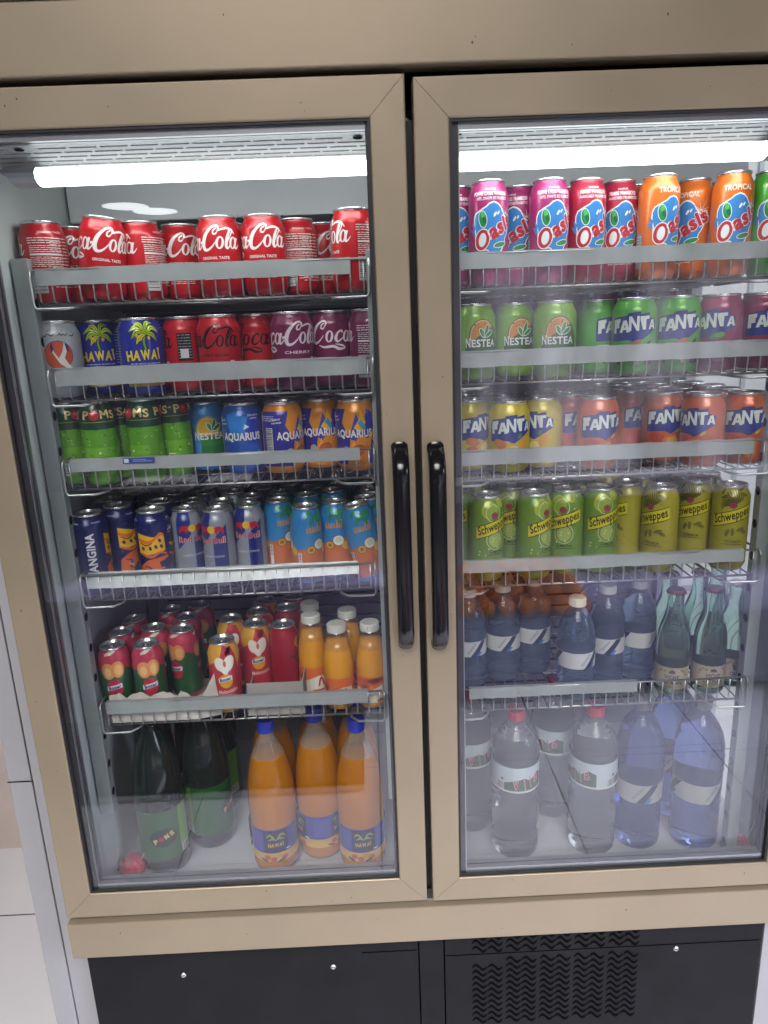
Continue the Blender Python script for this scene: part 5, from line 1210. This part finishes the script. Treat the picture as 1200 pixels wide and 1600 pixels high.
  ('orangefizz', 0.4242, 0.3142, 0.6963, 50.1, 0, 0, 'orange fizzy can directly behind the middle orange can'),
  ('lemonfizz', 0.0993, 0.2762, 0.6963, -51.7, 0, 0, 'yellow fizzy can directly behind the first yellow can'),
  ('lemonfizz', 0.217, 0.2682, 0.6963, 80.9, 0, 0, 'yellow fizzy can directly behind the yellow fizzy can set back beside the orange fizzy cans'),
  ('orangefizz', 0.2755, 0.3042, 0.6963, -51.0, 0, 0, 'orange fizzy can directly behind the orange fizzy can half hidden beside the yellow cans'),
  ('orangefizz', 0.3856, 0.3692, 0.6963, 125.8, 0, 0, 'orange fizzy can directly behind the orange fizzy can set back in the gap right of'),
  ('lemonfizz', 0.1638, 0.3114, 0.6963, 161.9, 0, 0, 'yellow fizzy can second behind the front yellow can'),
  ('orangefizz', 0.5407, 0.2874, 0.6963, -113.5, 0, 0, 'orange fizzy can second behind the last orange can'),
  ('lemonfizz', 0.1073, 0.3494, 0.6963, -7.7, 0, 0, 'yellow fizzy can second behind the first yellow can'),
  ('orangefizz', 0.4672, 0.3656, 0.6963, 74.7, 0, 0, 'orange fizzy can third behind the second-last orange can'),
  ('orangefizz', 0.5347, 0.3566, 0.6963, -111.6, 0, 0, 'orange fizzy can third behind the last orange can'),
  ('orangefizz', 0.424, 0.4246, 0.6963, 27.5, 0, 0, 'orange fizzy can third behind the middle orange can'),
  ('lemonmixer', 0.1197, 0.15, 0.5163, 18.4, 0, 0, 'green lemon mixer can in front next to the frame-hidden one'),
  ('lemonmixer', 0.199, 0.15, 0.5163, 30.4, 0, 0, 'green lemon mixer can with the start of its word, right of the gap'),
  ('tonic', 0.5276, 0.15, 0.5163, -19.9, 0, 0, 'yellow tonic can nearest the right end, its whole word showing'),
  ('tonic', 0.412, 0.155, 0.5163, -54.6, 0, 0, 'yellow tonic can between the plain-side one and the clear-badge one'),
  ('lemonmixer', 0.0804, 0.195, 0.5163, -42.8, 0, 0, 'green lemon mixer can half hidden at the door frame'),
  ('lemonmixer', 0.172, 0.203, 0.5163, -19.3, 0, 0, 'green lemon mixer can set back in a gap between two others'),
  ('lemonmixer', 0.256, 0.166, 0.5163, -23.7, 0, 0, 'green lemon mixer can with the end of its word, middle of the row'),
  ('lemonmixer', 0.3144, 0.168, 0.5163, 5.4, 0, 0, 'green lemon mixer can touching the yellow tonic cans'),
  ('tonic', 0.3704, 0.196, 0.5163, -79.9, 0, 0, 'yellow tonic can touching the green mixer cans, mostly its plain side'),
  ('tonic', 0.4877, 0.193, 0.5163, -41.2, 0, 0, 'yellow tonic can with a red badge, third from the green cans'),
  ('lemonmixer', 0.1171, 0.2428, 0.5163, -26.9, 0, 0, 'green mixer can directly behind the first front mixer can'),
  ('tonic', 0.5257, 0.2388, 0.5163, 46.5, 0, 0, 'yellow tonic can directly behind the last tonic can'),
  ('tonic', 0.4097, 0.2398, 0.5163, -160.6, 0, 0, 'yellow tonic can directly behind the second tonic can'),
  ('lemonmixer', 0.0748, 0.2838, 0.5163, -20.0, 0, 0, 'green mixer can directly behind the hidden mixer can'),
  ('lemonmixer', 0.1693, 0.2718, 0.5163, -95.5, 0, 0, 'green mixer can directly behind the green lemon mixer can set back in a gap between'),
  ('lemonmixer', 0.2536, 0.2268, 0.5163, 44.5, 0, 0, 'green mixer can directly behind the middle mixer can'),
  ('lemonmixer', 0.3081, 0.2488, 0.5163, -9.7, 0, 0, 'green mixer can directly behind the mixer can by the tonic cans'),
  ('tonic', 0.3651, 0.2808, 0.5163, -151.6, 0, 0, 'yellow tonic can directly behind the plain-side tonic can'),
  ('tonic', 0.4819, 0.2778, 0.5163, -62.1, 0, 0, 'yellow tonic can directly behind the third tonic can'),
  ('tonic', 0.5285, 0.3156, 0.5163, -11.8, 0, 0, 'yellow tonic can second behind the last tonic can'),
  ('tonic', 0.4148, 0.3126, 0.5163, 38.0, 0, 0, 'yellow tonic can second behind the second tonic can'),
  ('lemonmixer', 0.0846, 0.3446, 0.5163, -89.1, 0, 0, 'green mixer can second behind the hidden mixer can'),
  ('lemonmixer', 0.1781, 0.3326, 0.5163, -169.8, 0, 0, 'green mixer can second behind the green lemon mixer can set back in a gap between'),
  ('lemonmixer', 0.2591, 0.2876, 0.5163, -75.3, 0, 0, 'green mixer can second behind the middle mixer can'),
  ('lemonmixer', 0.3175, 0.3176, 0.5163, -130.9, 0, 0, 'green mixer can second behind the mixer can by the tonic cans'),
  ('tonic', 0.3759, 0.3576, 0.5163, -42.9, 0, 0, 'yellow tonic can second behind the plain-side tonic can'),
  ('tonic', 0.4885, 0.3586, 0.5163, 38.6, 0, 0, 'yellow tonic can second behind the third tonic can'),
  ('tonic', 0.3658, 0.4184, 0.5163, 27.5, 0, 0, 'yellow tonic can third behind the plain-side tonic can'),
  ('tonic', 0.4868, 0.4194, 0.5163, 108.3, 0, 0, 'yellow tonic can third behind the third tonic can'),
  ('vichybrown', 0.4472, 0.15, 0.2883, -20.4, 0, 0, 'green glass mineral water bottle with brown cap, left of the front pair'),
  ('vichybrown', 0.5126, 0.15, 0.2883, -6.8, 0, 0, 'green glass mineral water bottle with brown cap, right of the front pair'),
  ('vichywhite', 0.5656, 0.172, 0.2883, 3.9, 0, 0, 'green glass mineral water bottle with white cap beside the right post'),
  ('aquasmall', 0.2764, 0.15, 0.2883, -99.7, 0, 0, 'small blue water bottle standing closest to the glass'),
  ('aquasmall', 0.0971, 0.215, 0.2883, -111.3, 0, 0, 'small blue water bottle nearest the door frame, barcode side out'),
  ('aquasmall', 0.1627, 0.232, 0.2883, -0.3, 0, 0, 'small blue water bottle with a striped label, second from the frame'),
  ('aquasmall', 0.2255, 0.256, 0.2883, 0.5, 0, 0, 'small blue water bottle set back, third from the frame'),
  ('aquasmall', 0.3457, 0.2, 0.2883, -8.9, 0, 0, 'small blue water bottle right of the closest one, striped label'),
  ('aquasmall', 0.4102, 0.219, 0.2883, -83.9, 0, 0, 'small blue water bottle touching the green glass bottles'),
  ('vichybrown', 0.4716, 0.233, 0.2883, -85.4, 0, 0, 'green glass mineral water bottle directly behind the left brown-capped one'),
  ('vichybrown', 0.529, 0.235, 0.2883, -108.0, 0, 0, 'green glass mineral water bottle behind and between the front pair'),
  ('vichywhite', 0.5776, 0.266, 0.2883, -47.9, 0, 0, 'green glass mineral water bottle with white cap, furthest back'),
  ('aquasmall', 0.0954, 0.2844, 0.2883, 48.4, 0, 0, 'blue water bottle directly behind the small blue water bottle nearest the door frame, barcode side'),
  ('aquasmall', 0.1583, 0.3094, 0.2883, -121.7, 0, 0, 'blue water bottle directly behind the small blue water bottle with a striped label, second from'),
  ('aquasmall', 0.2224, 0.3294, 0.2883, 21.7, 0, 0, 'blue water bottle directly behind the small blue water bottle set back, third from the frame'),
  ('aquasmall', 0.3449, 0.2694, 0.2883, 159.1, 0, 0, 'blue water bottle directly behind the small blue water bottle right of the closest one, striped'),
  ('aquasmall', 0.4072, 0.2964, 0.2883, -50.6, 0, 0, 'blue water bottle directly behind the small blue water bottle touching the green glass bottles'),
  ('backblue', 0.1088, 0.3, 0.8463, 0.0, 0, 0, 'dark blue tall can at the back behind the frame-side iced tea can'),
  ('backmix', 0.158, 0.31, 0.8463, 0.0, 0, 0, 'maroon tall can at the back left of the set-back iced tea can'),
  ('backblue', 0.2037, 0.3, 0.8463, 30.0, 0, 0, 'dark blue tall can at the back above the set-back iced tea can'),
  ('backmix', 0.2582, 0.31, 0.8463, 10.0, 0, 0, 'maroon tall can at the back above the last iced tea can'),
  ('backblue', 0.3032, 0.3, 0.8463, -20.0, 0, 0, 'dark blue tall can at the back between tea and fizzy cans'),
  ('backmix', 0.3575, 0.31, 0.8463, 0.0, 0, 0, 'maroon tall can at the back above the plain-side green can'),
  ('backblue', 0.4052, 0.3, 0.8463, 0.0, 0, 0, 'dark blue tall can at the back above the whole-word green can'),
  ('backmix', 0.4604, 0.31, 0.8463, 0.0, 0, 0, 'maroon tall can at the back left of the crimson cans'),
  ('villa', 0.105, 0.26, -0.0492, 17.4, 0, 0, 'large clear water bottle set back at the door frame'),
  ('villa', 0.1783, 0.18, -0.0492, 13.3, 0, 0, 'large clear water bottle with red cap, left of the front two'),
  ('villa', 0.2782, 0.29, -0.0492, -40.4, 0, 0, 'large clear water bottle set back between the two red-capped front ones'),
  ('villa', 0.3253, 0.18, -0.0492, -61.6, 0, 0, 'large clear water bottle with red cap beside the blue bottles'),
  ('aquabig', 0.4166, 0.19, -0.0492, -9.9, 0, 0, 'large blue water bottle touching the clear bottle'),
  ('aquabig', 0.5249, 0.18, -0.0492, -102.8, 0, 0, 'large blue water bottle nearest the right wall'),
  ('aquabig', 0.5189, 0.275, -0.0492, -25.1, 0, 0, 'large blue water bottle set back between the two front blue ones'),
]
GROUPS = {'cola': 'red cola cans', 'zero': 'red cola cans with black script', 'cherry': 'purple cola cans', 'bird': 'white cans with an orange disc', 'palm': 'blue palm tree cans', 'apple': 'green apple soda cans', 'lemontea': 'sky-blue iced tea cans', 'sportblue': 'blue sports drink cans', 'sportorange': 'orange and violet sports drink cans', 'navy': 'navy slim cans', 'bull': 'blue and silver energy drink cans', 'tropic': 'turquoise coconut drink cans', 'peachred': 'red and green peach juice cans', 'heart': 'yellow and red juice cans', 'rose': 'dark red juice cans', 'magenta': 'magenta juice cans', 'fraise': 'red juice cans', 'orangejuice': 'orange juice cans', 'greenjuice': 'green juice cans', 'greentea': 'green iced tea cans', 'limefizz': 'green fizzy drink cans', 'berryfizz': 'crimson fizzy drink cans', 'lemonfizz': 'yellow fizzy drink cans', 'orangefizz': 'orange fizzy drink cans', 'lemonmixer': 'green lemon mixer cans', 'tonic': 'yellow tonic cans', 'backblue': 'tall cans at the back of the iced tea shelf', 'backmix': 'tall cans at the back of the iced tea shelf', 'juice': 'small orange juice bottles', 'soda': 'large orange soda bottles', 'darkapple': 'large dark green soda bottles', 'aquasmall': 'small blue water bottles', 'aquabig': 'large blue water bottles', 'villa': 'large clear water bottles', 'vichybrown': 'green glass mineral water bottles', 'vichywhite': 'green glass mineral water bottles'}

PROTO = {}
def proto(kind):
    if kind in PROTO: return copy_tree(PROTO[kind])
    if kind in KINDS:
        n, size, c, art = KINDS[kind]; o = make_can(size, n, c, art, SHIFT.get(kind, 0))
    else: o = BOTTLES[kind]()
    PROTO[kind] = o; return o
CATS = {'soda_can': 'can', 'iced_tea_can': 'can', 'energy_drink_can': 'can', 'juice_can': 'can', 'tonic_can': 'can'}
for kind, x, y, z, rz, lx, ly, label in ROWS:
    o = proto(kind); o.location = (x, y, z)
    o.rotation_euler = (Matrix.Rotation(math.radians(ly), 3, 'Y') @ Matrix.Rotation(math.radians(lx), 3, 'X') @ Matrix.Rotation(math.radians(rz), 3, 'Z')).to_euler()
    tag(o, label, 'can' if kind in KINDS else 'bottle', GROUPS[kind])

# ------------------------------------------------------------------ the stall opposite, which shows in the door glass
ms = tag(empty('market_stall', (0, -1.8, FZ)), 'low violet-fronted fruit stall opposite the fridge, mirrored in the door glass', 'stall')
M_VIO = mat('violet_panel', (0.33, 0.31, 0.47), 0.6, noise=0.15, nscale=5); M_BOARD = mat('white_board', (0.75, 0.75, 0.77), 0.6)
mb = MB(); mb.box((-1.35, -1.76, FZ+0.04), (0.10, -1.56, -0.035), M_VIO); mb.box((0.16, -2.0, FZ+0.04), (1.75, -1.56, -0.20), M_VIO); fpart(mb, 'front_panel', ms)
mb = MB(); mb.box((-1.02, -1.72, 0.365), (-0.76, -1.62, 0.400), M_BOARD); mb.box((-0.70, -1.72, 0.365), (-0.54, -1.62, 0.395), M_BOARD); mb.box((0.20, -1.75, 0.275), (1.75, -1.60, 0.345), M_BOARD); fpart(mb, 'shelf_board', ms)
mb = MB()
for x in (-1.01, -0.56, 0.22, 1.72): mb.box((x-0.012, -1.735, -0.2), (x+0.012, -1.715, 0.36), M_RUB)
fpart(mb, 'post', ms)
oz = -0.20; n_or = 0; orr = random.Random(4); om = None
for lay, (cx, cyy) in enumerate(((7, 3), (7, 2), (6, 2))):
    for i in range(cx):
        for j in range(cyy):
            x = 0.255+(0.034, 0, 0.036)[lay]+i*0.0755+orr.uniform(-.004, .004); y = -1.60-lay*0.030-j*0.0755+orr.uniform(-.004, .004); z = oz+0.037+lay*0.055
            if om is None:
                bm = bmesh.new(); bmesh.ops.create_icosphere(bm, subdivisions=3, radius=0.0375)
                for v in bm.verts: v.co.z *= 0.95
                mb = MB(); mb.bm(bm, mat('orange_peel', (0.90, 0.27, 0.03), 0.45, bump=0.3, bscale=300), True); om = mb.mesh('orange')
            o = bpy.data.objects.new('orange', om); COL.objects.link(o); o.location = (x, y, z); o.rotation_euler = (orr.uniform(0, 6), orr.uniform(0, 6), 0)
            tag(o, 'orange in the heap on the stall, mirrored in the right door glass', 'orange', 'oranges on the stall')
mb = MB(); mb.box((-1.75, -1.53, FZ+0.003), (-0.14, -1.03, FZ+0.013), mat('dark_sheet', (0.02, 0.02, 0.023), 0.9)); tag(mb.obj('dark_floor_sheet'), 'added thin dark sheet on the tiles in front of the stall', 'mat')  # added dark sheet, out of view, for the dark band in the mirrored floor

# ------------------------------------------------------------------ cartons and sweets
mb = MB(); z = SL[4]; rr = random.Random(9); n = 26; vs = []; fs = []
for k in range(n+1):
    x = -0.528+0.150*k/n; h = 0.052+0.004*math.sin(k*0.9)+rr.uniform(-0.003, 0.003)-(0.018*(k-21)/5 if k > 21 else 0)
    for y, zz in ((0.112, z+0.001), (0.1125, z+h*0.6), (0.1135+rr.uniform(-.001, .001), z+h), (0.1150, z+h), (0.1140, z+0.001)): vs.append((x, y, zz))
for k in range(n):
    for j in range(4): fs.append((k*5+j, k*5+j+1, (k+1)*5+j+1, (k+1)*5+j))
mb.add(vs, fs, M_CARD); mb.box((-0.528, 0.116, z), (-0.380, 0.26, z+0.0010), M_CARD); mb.box((-0.5295, 0.116, z+0.0012), (-0.5280, 0.26, z+0.045), M_CARD)
mb.add([(-0.378, 0.1135, z+0.001), (-0.344, 0.124, z+0.001), (-0.350, 0.122, z+0.080), (-0.378, 0.1135, z+0.030), (-0.378, 0.1150, z+0.001), (-0.344, 0.1255, z+0.001), (-0.350, 0.1235, z+0.080), (-0.378, 0.1150, z+0.030)], [(0, 1, 2, 3), (7, 6, 5, 4), (0, 3, 7, 4), (3, 2, 6, 7), (2, 1, 5, 6), (1, 0, 4, 5)], M_CARD)
tag(mb.obj('cardboard_tray'), 'torn white cardboard tray round the red peach juice cans on the lowest left shelf', 'tray')
mb = MB(); mb.box((-0.2955, 0.116, z), (-0.2015, 0.1178, z+0.061), M_GREYCARD); mb.box((-0.2015, 0.116, z), (-0.1995, 0.25, z+0.061), M_GREYCARD); mb.box((-0.2955, 0.1180, z), (-0.2020, 0.25, z+0.0012), M_GREYCARD); mb.box((-0.2975, 0.116, z), (-0.2958, 0.25, z+0.040), M_GREYCARD)
tag(mb.obj('cardboard_box'), 'plain grey open cardboard box beside the small juice bottles', 'box')
def wrapped_sweet(x, y, z, r, label, seed):
    bm = bmesh.new(); bmesh.ops.create_icosphere(bm, subdivisions=4, radius=r); q = random.Random(seed); ph = [q.uniform(0, 6) for _ in range(6)]
    for v in bm.verts:
        c = v.co.normalized(); k = 1+0.06*math.sin(c.x*9+ph[0])*math.sin(c.z*8+ph[1])+0.04*math.sin(c.y*14+ph[2]+c.x*6)+0.03*math.sin(c.z*22+ph[3])
        v.co = Vector((c.x*r*k, c.y*r*k, c.z*r*0.85*k))
    mb = MB(); mb.bm(bm, mat('red_wrapper', '#c02038', 0.18, 0.1, 0.6, noise=0.3, nscale=60), True); o = mb.obj('wrapped_sweet', loc=(x, y, z)); tag(o, label, 'sweet', 'red wrapped sweets on the fridge floor')
    w = MB(); w.tube([(r*0.7, 0, r*0.5), (r*1.1, 0.002, r*1.2), (r*1.35, 0.004, r*1.9)], 0.0012, mat('clear_film', '#d8c8cc', 0.2), 6); w.obj('wrapper_twist', o)
    return o
wrapped_sweet(-0.548, 0.150, -0.028, 0.0245, 'red foil-wrapped ball in the left corner of the fridge floor', 1)
wrapped_sweet(0.583, 0.128, -0.029, 0.0245, 'red foil-wrapped ball in the right corner of the fridge floor', 2)
